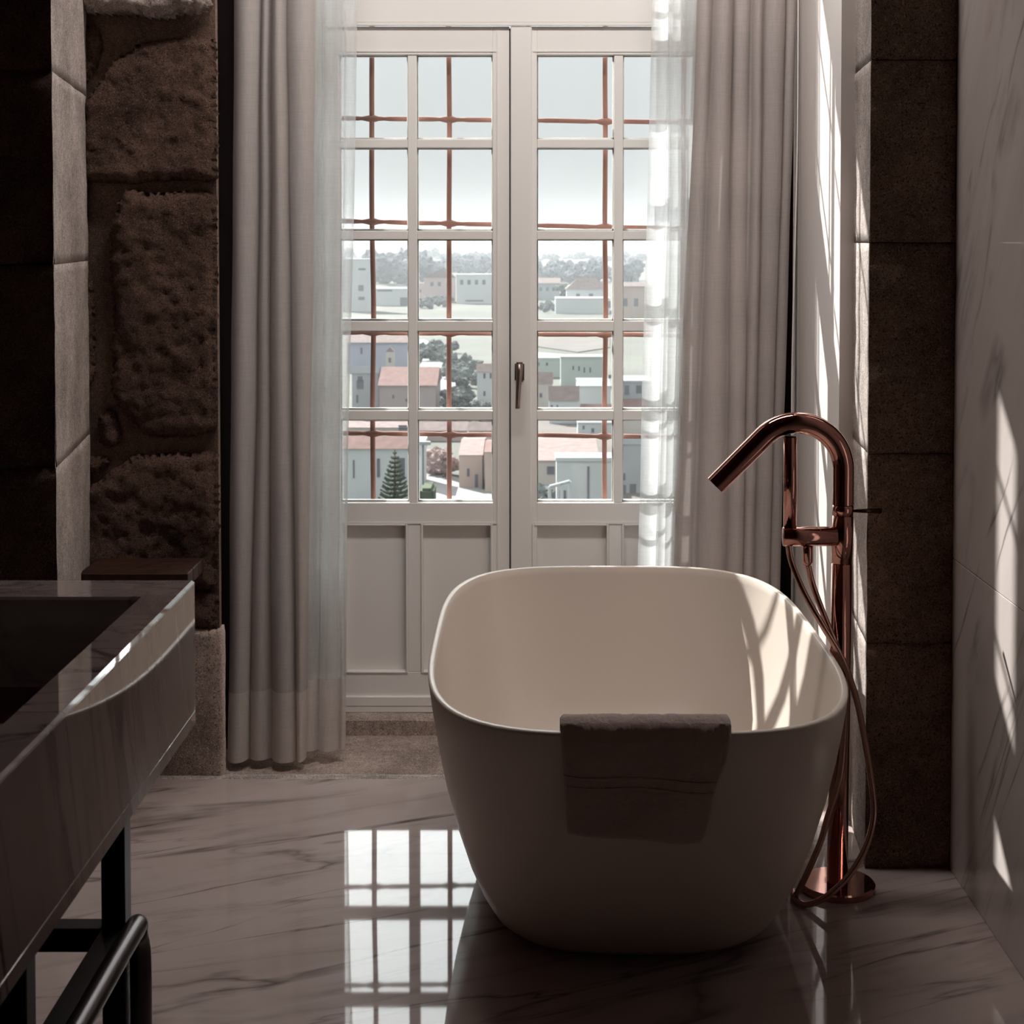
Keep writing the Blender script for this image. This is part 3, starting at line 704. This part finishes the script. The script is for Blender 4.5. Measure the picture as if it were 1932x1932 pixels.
# bracket arm and hand shower
yb = FY-0.012
ar0 = Vector(fp(1477, 1012, yb)); ar1 = Vector(fp(1578, 1012, yb))
obj('bracket_arm', tube(bmesh.new(), [ar0, ar0.lerp(ar1, 0.02), ar1], 0.0205, 36, rf=lambda t: 0.0205 if t > 0.01 else 0.0195), M['copper'], fa, smooth=True)
hs0 = Vector(fp(1490.5, 994, yb)); hs1 = Vector(fp(1491, 825, yb))
obj('hand_shower', tube(bmesh.new(), [hs0, hs1], 0.0138, 32), M['copper'], fa, smooth=True)
obj('hand_shower_cap', tube(bmesh.new(), [hs1, hs1+Vector((0, 0, 0.0025))], 0.0125, 32), M['darkcopper'], fa, smooth=True)
cn0 = Vector(fp(1524, 1030, yb)); cn1 = Vector(fp(1524, 1066, yb))
obj('hose_connector', tube(bmesh.new(), [cn0, cn0.lerp(cn1, 0.25), cn0.lerp(cn1, 0.27), cn0.lerp(cn1, 0.8), cn1], 0.0105, 24, rf=lambda t: 0.0105 if t < 0.9 else 0.0085), M['copper'], fa, smooth=True)
yh = 3.27
h1 = [fp(1487, 1026, yb), fp(1494, 1062, yb-0.005), fp(1518, 1120, 3.29), fp(1552, 1180, yh-0.005), fp(1590, 1245, yh-0.01), fp(1616, 1320, yh), fp(1634, 1410, yh), fp(1646, 1490, 3.262), fp(1648, 1545, 3.25), fp(1632, 1602, 3.238), fp(1600, 1654, 3.226), fp(1560, 1691, 3.216)]
for px, py in ((1524, 1708), (1504, 1700), (1497, 1682)):
    xx, yy = atz(px, py, 0.008); h1.append((xx, yy, 0.009))
h1 += [(0.555, 3.26, 0.02), (0.60, 3.26, 0.12), fp(1562, 1540, 3.265), fp(1584, 1470, 3.265), fp(1592, 1390, 3.27), fp(1594, 1310, 3.275), fp(1585, 1240, 3.285), fp(1556, 1165, 3.30), fp(1534, 1105, yb), fp(1524, 1064, yb)]
obj('hose', tube(bmesh.new(), catmull(h1, 12), 0.0066, 14), M['hose'], fa, smooth=True)

# ------------------------------------------------------------------ marble washstand
SX1 = -0.48; SX0 = -1.28; SZ1, SZ0 = 0.8925, 0.6844; SY1, SY0 = 2.260, 0.98
BX1 = -0.5334; BY1 = 2.149; BX0 = -1.21; BY0 = 1.10
sk = empty('washbasin', (-0.9, 1.75, 0), label='long polished marble washbasin with a deep rectangular trough at left', cat='washbasin')
bm = bmesh.new(); t = 0.02
box(bm, SX0, SX1-0.0, SY0, SY1, SZ0, SZ0+t, bev=0.001)
obj('underside', bm, M['sinkmarble'], sk)
obj('side_slab', B(SX1-t, SX1, SY0, SY1, SZ0+t, SZ1-0.0047, bev=0.0008), M['sinkmarble'], sk)
obj('side_slab', B(SX0, SX0+t, SY0, SY1, SZ0+t, SZ1-0.0047, bev=0.0008), M['sinkmarble'], sk)
obj('front_slab', B(SX0+t, SX1-t, SY0, SY0+t, SZ0+t, SZ1-0.0047, bev=0.0008), M['sinkmarble'], sk)
obj('back_slab', B(SX0+t, SX1-t, SY1-t, SY1, SZ0+t, SZ1-0.0047, bev=0.0008), M['sinkmarble'], sk)
bm = bmesh.new(); a = [(SX0,SY0),(SX1,SY0),(SX1,SY1),(SX0,SY1)]; b = [(BX0,BY0),(BX1,BY0),(BX1,BY1),(BX0,BY1)]
for zt_, fl_ in ((SZ1, 1), (SZ1-0.0045, 0)):
    A_ = [bm.verts.new((x, y, zt_)) for x, y in a]; B_ = [bm.verts.new((x, y, zt_)) for x, y in b]
    for i in range(4): bm.faces.new((A_[i], A_[(i+1) % 4], B_[(i+1) % 4], B_[i]))
    if fl_: At, Bt = A_, B_
    else: Ab, Bb = A_, B_
for i in range(4):
    bm.faces.new((At[i], Ab[i], Ab[(i+1) % 4], At[(i+1) % 4])); bm.faces.new((Bt[i], Bt[(i+1) % 4], Bb[(i+1) % 4], Bb[i]))
bmesh.ops.recalc_face_normals(bm, faces=bm.faces[:])
bmesh.ops.bevel(bm, geom=[e for e in bm.edges if abs(e.verts[0].co.z-SZ1) < 1e-5 and abs(e.verts[1].co.z-SZ1) < 1e-5 and len(e.link_faces) == 2 and any(abs(f.normal.z) < 0.5 for f in e.link_faces)], offset=0.0035, segments=1, affect='EDGES')
obj('top_slab', bm, M['sinkmarble'], sk)
zb0 = 0.745
bm = bmesh.new()
box(bm, BX1, BX1+0.015, BY0, BY1, zb0, SZ1-0.0047); box(bm, BX0-0.015, BX0, BY0, BY1, zb0, SZ1-0.0047)
box(bm, BX0, BX1, BY1, BY1+0.015, zb0, SZ1-0.0047); box(bm, BX0, BX1, BY0-0.015, BY0, zb0, SZ1-0.0047)
obj('trough_wall', bm, M['sinkmarble'], sk)
obj('trough_floor', B(BX0-0.015, BX1+0.015, BY0-0.015, BY1+0.015, zb0-0.02, zb0), M['sinkmarble'], sk)

# black steel stand with towel rail and wooden shelf
st = empty('washstand_frame', (-0.9, 1.75, 0), label='black steel frame with towel rail carrying the marble washbasin', cat='frame')
YK, YF, YN = 2.259, 1.82, 1.05
lx1 = at(247, 1640, YK)[0]; lw = 0.034
for x0, x1 in ((lx1-lw, lx1), (SX0+0.10, SX0+0.10+lw)):
    for y1 in (YK, YF, YN):
        obj('leg', B(x0, x1, y1-lw, y1, 0.0, SZ0-0.001, bev=0.0012), M['black'], st)
zr1 = at(150, 1733, YK)[1]; zr0 = at(150, 1777, YK)[1]
for y1 in (YK, YN):
    obj('cross_bar', B(SX0+0.10+lw, lx1-lw, y1-lw, y1, zr0, zr1, bev=0.001), M['black'], st)
for x0 in (lx1-lw, SX0+0.10):
    for ya, yb_ in ((YN, YF-lw), (YF, YK-lw)):
        obj('side_bar', B(x0, x0+lw, ya+0.0005, yb_-0.0005, zr0, zr1, bev=0.001), M['black'], st)
zsh = 0.235
obj('lower_shelf', B(SX0+0.10+lw+0.002, lx1-lw-0.002, 1.09, YK-0.02, zsh-0.025, zsh, bev=0.002), M['darkwood'], st, label='reddish dark wooden lower shelf')
ry = YK-0.015; rx = at(266, 1850, ry)[0]; rz = at(262, 1733, ry)[1]
rp = [(rx, ry, 0.0), (rx, ry, rz-0.07), (rx, ry-0.006, rz-0.037), (rx, ry-0.024, rz-0.011), (rx, ry-0.056, rz), (rx, 1.8, rz), (rx, 1.14, rz), (rx, 1.10, rz-0.03), (rx, 1.09, rz-0.075), (rx, 1.09, 0.0)]
path = []
for i, p in enumerate(rp): path.append(Vector(p))
path = [path[0]]+catmull(rp[1:9], 8)+[path[-1]]
obj('towel_rail', tube(bmesh.new(), path, 0.0155, 24), M['rail'], st, smooth=True, label='rounded black tube towel rail')

# wooden seat box beside the window bay
zwd = at(250, 1050, Y_WALL)[1]
wb = empty('wooden_shelf', (-1.0, 3.94, zwd), label='dark wooden shelf behind the washbasin, below the rubble wall', cat='shelf')
xws = at(372, 1080, 3.95)[0]
for i in range(3):
    obj('plank', B(-1.10, xws, 3.84+i*0.064+0.001, 3.84+(i+1)*0.064-0.001, zwd-0.035, zwd, bev=0.002), M['darkwood'], wb)
for x in (-1.05, xws-0.06):
    obj('bracket', B(x, x+0.03, 3.86, 4.03, zwd-0.11, zwd-0.0355, bev=0.002), M['darkwood'], wb)

# ------------------------------------------------------------------ outside: the town below
GZ = -26.0
def em(name, c, r=0.9): return mat(name, c, r, spec=0.1)
EX = dict(white=em('render_white', (0.368,0.392,0.4)), cream=em('render_cream', (0.36,0.328,0.304)), pink=em('render_pink', (0.336,0.264,0.256)),
  lilac=em('render_lilac', (0.264,0.28,0.344)), mauve=em('render_mauve', (0.264,0.224,0.224)), peach=em('render_peach', (0.34, 0.265, 0.235)), grey=em('render_grey', (0.264,0.272,0.288)),
  green=em('render_pale_green', (0.3, 0.335, 0.32)), roof=em('roof_tile_red', (0.145, 0.088, 0.08)), roofp=em('roof_tile_pale', (0.175, 0.135, 0.128)), roofg=em('roof_grey', (0.143,0.151,0.16)),
  dark=em('window_dark', (0.10,0.10,0.12)), road=em('pale_road', (0.21,0.214,0.218)), field=em('field_grass', (0.088, 0.09, 0.078)), soil=em('field_soil', (0.1, 0.09, 0.082)),
  tree=em('foliage_grey_green', (0.105, 0.115, 0.11)), far=em('woodland', (0.12,0.125,0.145)), bush=em('shrub_brown', (0.22,0.16,0.15)), trunk=em('trunk', (0.12,0.08,0.06)),
  pine=em('araucaria_green', (0.055,0.07,0.045)))
for k_, sc_ in (('field', 0.05), ('soil', 0.08), ('far', 0.02), ('tree', 0.6), ('roof', 1.2), ('roofp', 1.2)):
    m = EX[k_]; c0 = tuple(m.node_tree.nodes['Principled BSDF'].inputs['Base Color'].default_value)[:3]; v = coords(m)
    base(m, ramp(m, noise_n(m, v, sc_, 5, 0.6), [(0.3, tuple(x*0.75 for x in c0)), (0.7, tuple(x*1.15 for x in c0))]))
def gY(py, z=GZ): return atz(1000, py, z)[1]
# ground: valley floor and hazy hills
bm = bmesh.new(); R = []
ys = [60, 120, 160, 200, 260, 330, 420, 520, 640, 800, 1000, 1250, 1600, 2100, 2800, 3600]
for y in ys:
    row = []
    for i in range(41):
        x = (i-20)/20*(0.45*y+60); hh = 0
        if y > 900: hh = 24*min(1, (y-900)/2700)**1.2*(1+0.35*noise.noise(Vector((x*0.0016+3, y*0.001, 0))))
        row.append(bm.verts.new((x, y, GZ+hh)))
    R.append(row)
for a, b in zip(R, R[1:]):
    for i in range(40): bm.faces.new((a[i], a[i+1], b[i+1], b[i]))
obj('ground', bm, EX['field'], kind='structure')
def patch(name, pts, m_, h, label=None, z=GZ):
    """a field or road lying on the valley floor, its corners read off the photograph"""
    P = [atz(x, y, z+h) for x, y in pts]; bm = bmesh.new()
    a = [bm.verts.new((x, y, z+h)) for x, y in P]; b = [bm.verts.new((x, y, z-0.2)) for x, y in P]
    bm.faces.new(a); n = len(P)
    for i in range(n): bm.faces.new((a[i], b[i], b[(i+1) % n], a[(i+1) % n]))
    bmesh.ops.recalc_face_normals(bm, faces=bm.faces[:]); return obj(name, bm, m_, kind='structure')
patch('ground_soil', [(1005,633),(1150,633),(1150,655),(1090,664),(1005,652)], EX['soil'], 0.25)
patch('ground_yard', [(790,700),(800,668),(850,690),(880,735),(840,742)], EX['road'], 0.25)
patch('ground_road', [(788,642),(800,640),(890,690),(900,706),(872,702),(786,664)], EX['road'], 0.3)
patch('ground_street', [(795,884),(815,880),(960,945),(960,985),(795,985)], EX['road'], 0.3)
patch('ground_terrace', [(1005,664),(1060,668),(1060,688),(1010,686)], EX['road'], 0.3)
patch('ground_court', [(640,600),(700,598),(700,612),(640,614)], EX['road'], 0.3)
patch('ground_plaza', [(1005,780),(1220,776),(1220,1000),(1005,1000)], EX['soil'], 0.1)

def house(label, x0, x1, ye, yb, yr, wall, roof, wins=(), ridge='x', Y=None, depth=None, group=None, yrx=None, cat='house', over=0.03):
    """wall rectangle x0..x1, eaves ye, foot yb; roof ridge at yr; wins = (x0,x1,y0,y1) on the front"""
    Y = Y or gY(yb)
    X0, Ze = at(x0, ye, Y); X1, _ = at(x1, ye, Y); Zb = min(at(x0, yb, Y)[1], GZ+0.5) if Y == gY(yb) else at(x0, yb, Y)[1]
    Zb = max(Zb, GZ-1); Wd = X1-X0; D = depth or Wd*0.6
    h = empty('house', ((X0+X1)/2, Y, Zb), label=label, cat=cat, group=group)
    obj('wall', B(X0, X1, Y, Y+D, Zb, Ze), EX[wall], h)
    ov = over*Wd
    if roof:
        if ridge == 'x':
            Zr = at(x0, yr, Y+D/2)[1]; bm = bmesh.new()
            pr_ = [(Y-ov, Ze-0.02), (Y+D/2, Zr), (Y+D+ov, Ze-0.02), (Y+D/2, Ze-0.3)]
            a = [bm.verts.new((X0-ov, y, z)) for y, z in pr_[:3]]; b = [bm.verts.new((X1+ov, y, z)) for y, z in pr_[:3]]
            bm.faces.new(a); bm.faces.new(b[::-1])
            for i in range(3): bm.faces.new((a[i], b[i], b[(i+1) % 3], a[(i+1) % 3]))
        elif ridge == 'y':
            Zr = at(x0, yr, Y)[1]; xm = at(yrx, yr, Y)[0] if yrx else (X0+X1)/2; bm = bmesh.new()
            a = [bm.verts.new(p) for p in ((X0-ov, Y-ov, Ze), (xm, Y-ov, Zr), (X1+ov, Y-ov, Ze))]
            b = [bm.verts.new((v.co.x, Y+D+ov, v.co.z)) for v in a]
            bm.faces.new(a); bm.faces.new(b[::-1])
            for i in range(3): bm.faces.new((a[i], b[i], b[(i+1) % 3], a[(i+1) % 3]))
        else:
            Zr = at(x0, yr, Y+D/2)[1]; bm = bmesh.new(); k = 0.28
            a = [bm.verts.new(p) for p in ((X0-ov, Y-ov, Ze), (X1+ov, Y-ov, Ze), (X1+ov, Y+D+ov, Ze), (X0-ov, Y+D+ov, Ze))]
            r0 = bm.verts.new((X0+k*Wd, Y+D/2, Zr)); r1 = bm.verts.new((X1-k*Wd, Y+D/2, Zr))
            bm.faces.new((a[0], a[1], r1, r0)); bm.faces.new((a[2], a[3], r0, r1)); bm.faces.new((a[1], a[2], r1)); bm.faces.new((a[3], a[0], r0)); bm.faces.new(a[::-1])
        bmesh.ops.recalc_face_normals(bm, faces=bm.faces[:]); obj('roof', bm, EX[roof], h)
    else:
        obj('parapet', B(X0-0.1, X1+0.1, Y-0.1, Y+D+0.1, Ze, Ze+0.35), EX[wall], h)
    for wx0, wx1, wy0, wy1 in wins:
        a, zt_ = at(wx0, wy0, Y); b, zb_ = at(wx1, wy1, Y)
        obj('window', B(a, b, Y-0.06, Y+0.1, zb_, zt_), EX['dark'], h)
    return h
H = house
# far row beyond the fields
H('tall white block far off, cut by the left curtain', 640, 700, 490, 588, 490, 'white', None, [(676,690,506,510),(676,686,538,549),(676,688,560,566)])
H('long low white shed with a dark gate in the far row', 704, 770, 545, 577, 541, 'white', 'roofg', [(755,769,561,577),(712,740,547,550)])
H('pink house with a pointed roof in the far row, left leaf', 800, 858, 524, 570, 504, 'pink', 'roofp', [(812,818,532,540),(826,832,532,540),(842,848,533,541)], ridge='y', yrx=838)
H('low pink annex left of the pointed far house', 786, 806, 539, 565, 534, 'pink', 'roofp', [(790,795,546,552)])
H('long white building in the far row beside the centre stile', 861, 940, 519, 573, 515, 'white', None, [(868,874,528,537),(882,888,528,537),(896,902,528,537),(910,916,528,537),(878,912,566,569)])
H('grey terrace with a pale pink roof in the far row, right leaf', 990, 1056, 534, 566, 524, 'grey', 'roofp', [(1018,1023,542,549),(1030,1035,542,549),(1042,1047,542,549)])
H('white house with a pink roof and two windows, right leaf', 1069, 1146, 546, 588, 524, 'white', 'roofp', [(1087,1094,554,563),(1111,1119,554,562)], ridge='hip')
H('wide white garden wall block below the far white house', 1048, 1150, 564, 592, 562, 'white', None, [(1146,1152,568,581)])
H('pink house at the far right, seen beside the sheer curtain', 1172, 1230, 540, 600, 532, 'peach', 'roofp', [(1176,1184,563,578),(1196,1204,563,578)])
# middle distance
H('lilac building under a pink roof, left leaf', 655, 770, 646, 705, 628, 'lilac', 'roofp', [(680,684,656,668)], Y=gY(705))
H('pale chimney gable in front of the lilac building', 728, 744, 664, 713, 655, 'cream', 'roofp', [(733,738,675,684)], ridge='y')
H('large mauve roofed hall in the middle of the left leaf', 716, 822, 727, 800, 692, 'mauve', 'roof', [(765,769,752,758),(740,744,745,752)], depth=13)
H('small grey chapel with an arched dark window, left leaf', 664, 714, 704, 790, 690, 'grey', 'roofg', [(675,684,710,719),(673,686,717,734),(672,676,745,760)])
H('pale blue house with a pink roof beside the centre stile', 900, 955, 701, 772, 686, 'white', 'roofp', [(912,916,704,714),(924,928,704,714),(912,916,738,747),(888,892,740,748)])
H('pale green apartment block, right leaf', 1058, 1140, 676, 728, 672, 'green', None, [(1080,1083,690,698),(1091,1094,691,700),(1101,1104,693,703),(1112,1115,693,703)])
H('pale green terrace left of the apartment block', 1006, 1062, 678, 712, 672, 'green', None, [(1014,1018,684,690),(1030,1034,684,690)])
H('pink roofed house at the left edge of the right leaf', 990, 1042, 724, 775, 702, 'cream', 'roofp', [(1018,1023,742,750)])
H('white gabled house with a grey roof, right leaf', 1092, 1152, 728, 790, 716, 'white', 'roofg', [(1148,1153,707,714)], depth=14)
H('white house with a pink lean roof and two small windows', 1036, 1092, 756, 800, 728, 'white', 'roofp', [(1039,1043,764,773),(1060,1065,768,775),(1050,1053,764,769)])
H('low orange roofed house under the fourth glazing bar', 1097, 1160, 779, 802, 762, 'cream', 'roof', [(1104,1108,782,788)])
H('house with a bright red roof beside the sheer curtain', 1170, 1224, 778, 820, 752, 'cream', 'roof', [(1178,1184,730,742)])
H('grey flat-roofed block behind the red roof', 1168, 1230, 722, 776, 718, 'grey', None, [(1178,1187,727,745),(1200,1210,727,742)], depth=9)
# near row
H('row of cream cottages behind the white house, left leaf', 655, 772, 806, 840, 795, 'cream', 'roofp', [(752,768,802,812),(700,706,812,818)])
H('terracotta roofs above the street, left leaf', 788, 880, 812, 832, 795, 'pink', 'roofp', [(842,850,815,824)])
H('cream house with a pale roof behind the centre stile', 884, 958, 812, 838, 796, 'cream', 'roofp', [(905,911,815,824)])
H('white house with a brick red roof and tall dark windows', 640, 772, 846, 960, 822, 'white', 'roof', [(666,669,868,902),(711,717,865,900),(748,764,864,905)], Y=gY(950))
H('narrow white house end beside the street lamp', 786, 798, 842, 925, 838, 'white', None, [(789,792,850,860)], depth=6)
H('peach gabled house lining the street', 866, 910, 858, 925, 828, 'peach', 'roofp', [(881,886,884,899),(896,902,895,925),(910,914,872,882)], depth=16)
H('orange house at the street corner beside the centre stile', 915, 965, 852, 935, 832, 'peach', 'roof', [(928,936,870,884)], depth=10)
H('wide house with a broad pink tiled roof, right leaf', 1000, 1128, 868, 940, 826, 'cream', 'roofp', [(1032,1046,880,895)], depth=22)
H('white modern block at the bottom of the right leaf', 1050, 1156, 870, 960, 868, 'white', None, [(1056,1068,925,950),(1108,1112,880,950)], Y=150)
H('small white cottages above the broad pink roof', 1090, 1160, 797, 822, 793, 'white', 'roofg', [(1099,1103,803,810),(1116,1121,808,816)])
H('grey house beside the sheer curtain, bottom right pane', 1170, 1224, 838, 950, 822, 'grey', 'roofg', [(1173,1180,893,906),(1173,1181,915,930),(1188,1200,913,932)], Y=170)
# pergola frame of the modern block
pg = empty('pergola', (at(1050, 945, 149)[0], 149, GZ), label='slender white pergola frame before the white modern block', cat='pergola')
for a, b in (((1037,950),(1037,918)), ((1037,918),(1075,908)), ((1060,950),(1060,912)), ((1075,950),(1075,908))):
    p = at(*a, 147); q = at(*b, 147); obj('post', tube(bmesh.new(), [(p[0], 147, p[1]), (q[0], 147, q[1])], 0.16, 6), EX['white'], pg)

# trees and shrubs
def blob(bm, c, r, n=2, seed=0, flat=0.8):
    g_ = bmesh.ops.create_icosphere(bm, subdivisions=n, radius=1.0)
    for v in g_['verts']:
        d = v.co.normalized(); k = 1+0.5*noise.noise(d*2.1+Vector((seed, 0, 0)))+0.35*noise.noise(d*6+Vector((seed, 0, 0)))
        v.co = Vector((c[0]+d.x*r*k, c[1]+d.y*r*k, c[2]+d.z*r*k*flat))
def tree(label, px, ytop, ybase, m_='tree', wide=1.0, group=None, cat='tree', n=5):
    Y = gY(ybase); X, Zt = at(px, ytop, Y); hgt = Zt-GZ; h = empty('tree', (X, Y, GZ), label=label, cat=cat, group=group)
    obj('trunk', tube(bmesh.new(), [(X, Y, GZ-0.3), (X, Y, GZ+hgt*0.5)], hgt*0.035+0.08, 6), EX['trunk'], h)
    bm = bmesh.new(); rr = hgt*0.28*wide
    for i in range(n*5):
        a = random.uniform(0, 2*PI); q = random.uniform(0, 0.75)*hgt*0.42*wide
        blob(bm, (X+math.cos(a)*q, Y+math.sin(a)*q, GZ+hgt*random.uniform(0.34, 0.86)), rr*random.uniform(0.35, 0.6), 3, random.random()*50)
    obj('crown', bm, EX[m_], h)
def wood(label, x0, x1, ytop, ybase, n, m_='far', wob=0.35, seed=1):
    """a belt of woodland too far away to count its trees"""
    Y = gY(ybase); rnd = random.Random(seed); bm = bmesh.new()
    for i in range(n):
        px = lerp(x0, x1, (i+rnd.random())/n); yt = ytop+(ybase-ytop)*rnd.uniform(0, wob); y = Y*rnd.uniform(1.0, 1.12 if Y > 260 else 1.02)
        X = at(px, yt, y)[0]; Zt = at(px, yt, Y)[1]
        h_ = max(3, Zt-GZ); 
        for q_ in range(4):
            blob(bm, (X+rnd.uniform(-.35,.35)*h_, y+rnd.uniform(-.2,.2)*h_, GZ+h_*rnd.uniform(0.3, 0.72)), h_*rnd.uniform(0.2, 0.33), 3, rnd.random()*90, 1.0)
    o = obj('woodland', bm, EX[m_]); props(o, label=label, cat='woodland', kind='stuff'); return o
wood('hazy wooded ridge on the horizon, left leaf', 600, 985, 468, 500, 46, wob=0.5, seed=2)
wood('hazy wooded ridge on the horizon, right leaf', 985, 1330, 474, 502, 42, wob=0.5, seed=3)
wood('dark wood behind the long white shed, left leaf', 718, 792, 470, 540, 14, seed=4)
wood('dark wood above the white building beside the centre stile', 822, 960, 480, 525, 20, seed=5)
wood('wood behind the white house in the right leaf', 1010, 1140, 490, 540, 18, seed=7)
wood('dark wood at the far right beside the sheer curtain', 1160, 1200, 480, 540, 6, seed=8)
wood('low shrubs before the pink far house', 786, 850, 562, 585, 12, 'tree', seed=9)
wood('low hedge before the far terrace, right leaf', 990, 1050, 582, 594, 12, 'tree', seed=10)
wood('hedge along the road on the slope, left leaf', 790, 850, 658, 690, 14, 'tree', seed=11)
wood('shrubs below the hedge road, left leaf', 845, 905, 690, 738, 12, 'tree', seed=12)
wood('grey bushes by the mauve hall, left leaf', 846, 880, 738, 774, 8, 'tree', seed=13)
wood('brown shrubs along the street', 814, 842, 864, 900, 7, 'bush', seed=14)
wood('grey green bushes at the bottom left of the right leaf', 1004, 1026, 916, 985, 5, 'tree', seed=15)
tree('bare round tree beside the far terrace, right leaf', 1064, 534, 574)
tree('grey tree below the road bend, left leaf', 858, 734, 796)
tree('bushy tree between the mauve hall and the pale blue house', 868, 706, 786, wide=0.8)
tree('low dark tree before the pale blue house', 905, 752, 795, wide=1.3)
tree('reddish tree behind the street, left leaf', 838, 846, 905, 'bush')
# norfolk pine: trunk and whorls of rising branches
Yp = 118.0; Xp, Zp = at(745, 848, Yp); Zq = at(745, 960, Yp)[1]
np_ = empty('pine_tree', (Xp, Yp, Zq-9), label='dark tiered conifer before the white house, left leaf', cat='tree')
obj('trunk', tube(bmesh.new(), [(Xp, Yp, Zq-9), (Xp, Yp, Zp)], 0.2, 6, rf=lambda t: 0.26-0.22*t), EX['trunk'], np_)
for k in range(15):
    t = k/14; z = lerp(Zp-0.25, Zq-0.3, t**0.95); ln = 0.15+1.35*t**0.8; bm = bmesh.new(); nb = 9
    for i in range(nb):
        a = 2*PI*(i+0.5*(k % 2))/nb; pts = []
        for s_ in range(5):
            u = s_/4; pts.append((Xp+math.cos(a)*ln*u, Yp+math.sin(a)*ln*u, z-0.22*math.sin(PI*u*0.9)*ln*0.5+0.24*u*u*ln))
        tube(bm, pts, 0.1, 5, rf=lambda t_: 0.10*(1-0.55*t_)+0.02)
    obj('branch_tier', bm, EX['pine'], np_)
ys_ = 140.0; sxp, szt = at(798, 838, ys_); szb = at(798, 922, ys_)[1]
sl = empty('street_lamp', (sxp, ys_, szb-3), label='street lamp beside the narrow white house end', cat='street lamp')
obj('post', tube(bmesh.new(), [(sxp, ys_, szb-3), (sxp, ys_, szt)], 0.09, 8), EX['roofg'], sl)
obj('lamp_head', B(sxp-0.7, sxp+0.7, ys_-0.25, ys_+0.25, szt-0.05, szt+0.25, bev=0.05), EX['grey'], sl)
hb = B(at(791, 930, 136)[0], at(818, 930, 136)[0], 136, 140, at(800, 990, 136)[1], at(800, 922, 136)[1], bev=0.25, seg=2)
o = obj('hedge', hb, EX['pine']); props(o, label='dark clipped hedge at the foot of the street lamp', cat='hedge')

# the rest of the building's own outer wall
for nm, a in (('wall_outer_left', (-5.0, -1.6, 5.12, Y_OUT, -26, 9.0)), ('wall_outer_right', (1.3, 6.0, 5.12, Y_OUT, -26, 9.0)), ('wall_outer_base', (-1.6, 1.3, 5.12, Y_OUT, -26, -0.3)), ('wall_outer_top', (-1.6, 1.3, 5.12, Y_OUT, Z_C, 9.0))):
    obj(nm, B(*a), M['granite_cut'], kind='structure')

# thin haze over the valley
hm = bpy.data.materials.new('haze'); hm.use_nodes = True; hm.node_tree.nodes.clear()
ho = N(hm, 'ShaderNodeOutputMaterial'); hv = N(hm, 'ShaderNodeVolumeScatter'); hv.inputs['Color'].default_value = (0.92, 0.97, 1.0, 1)
hv.inputs['Density'].default_value = 0.00023; L(hm, hv.outputs[0], ho.inputs['Volume'])
hz_o = obj('haze', B(-2500, 2500, 70, 4200, -40, 34), hm); props(hz_o, label='thin pale haze over the valley and the hills', cat='haze', kind='stuff')
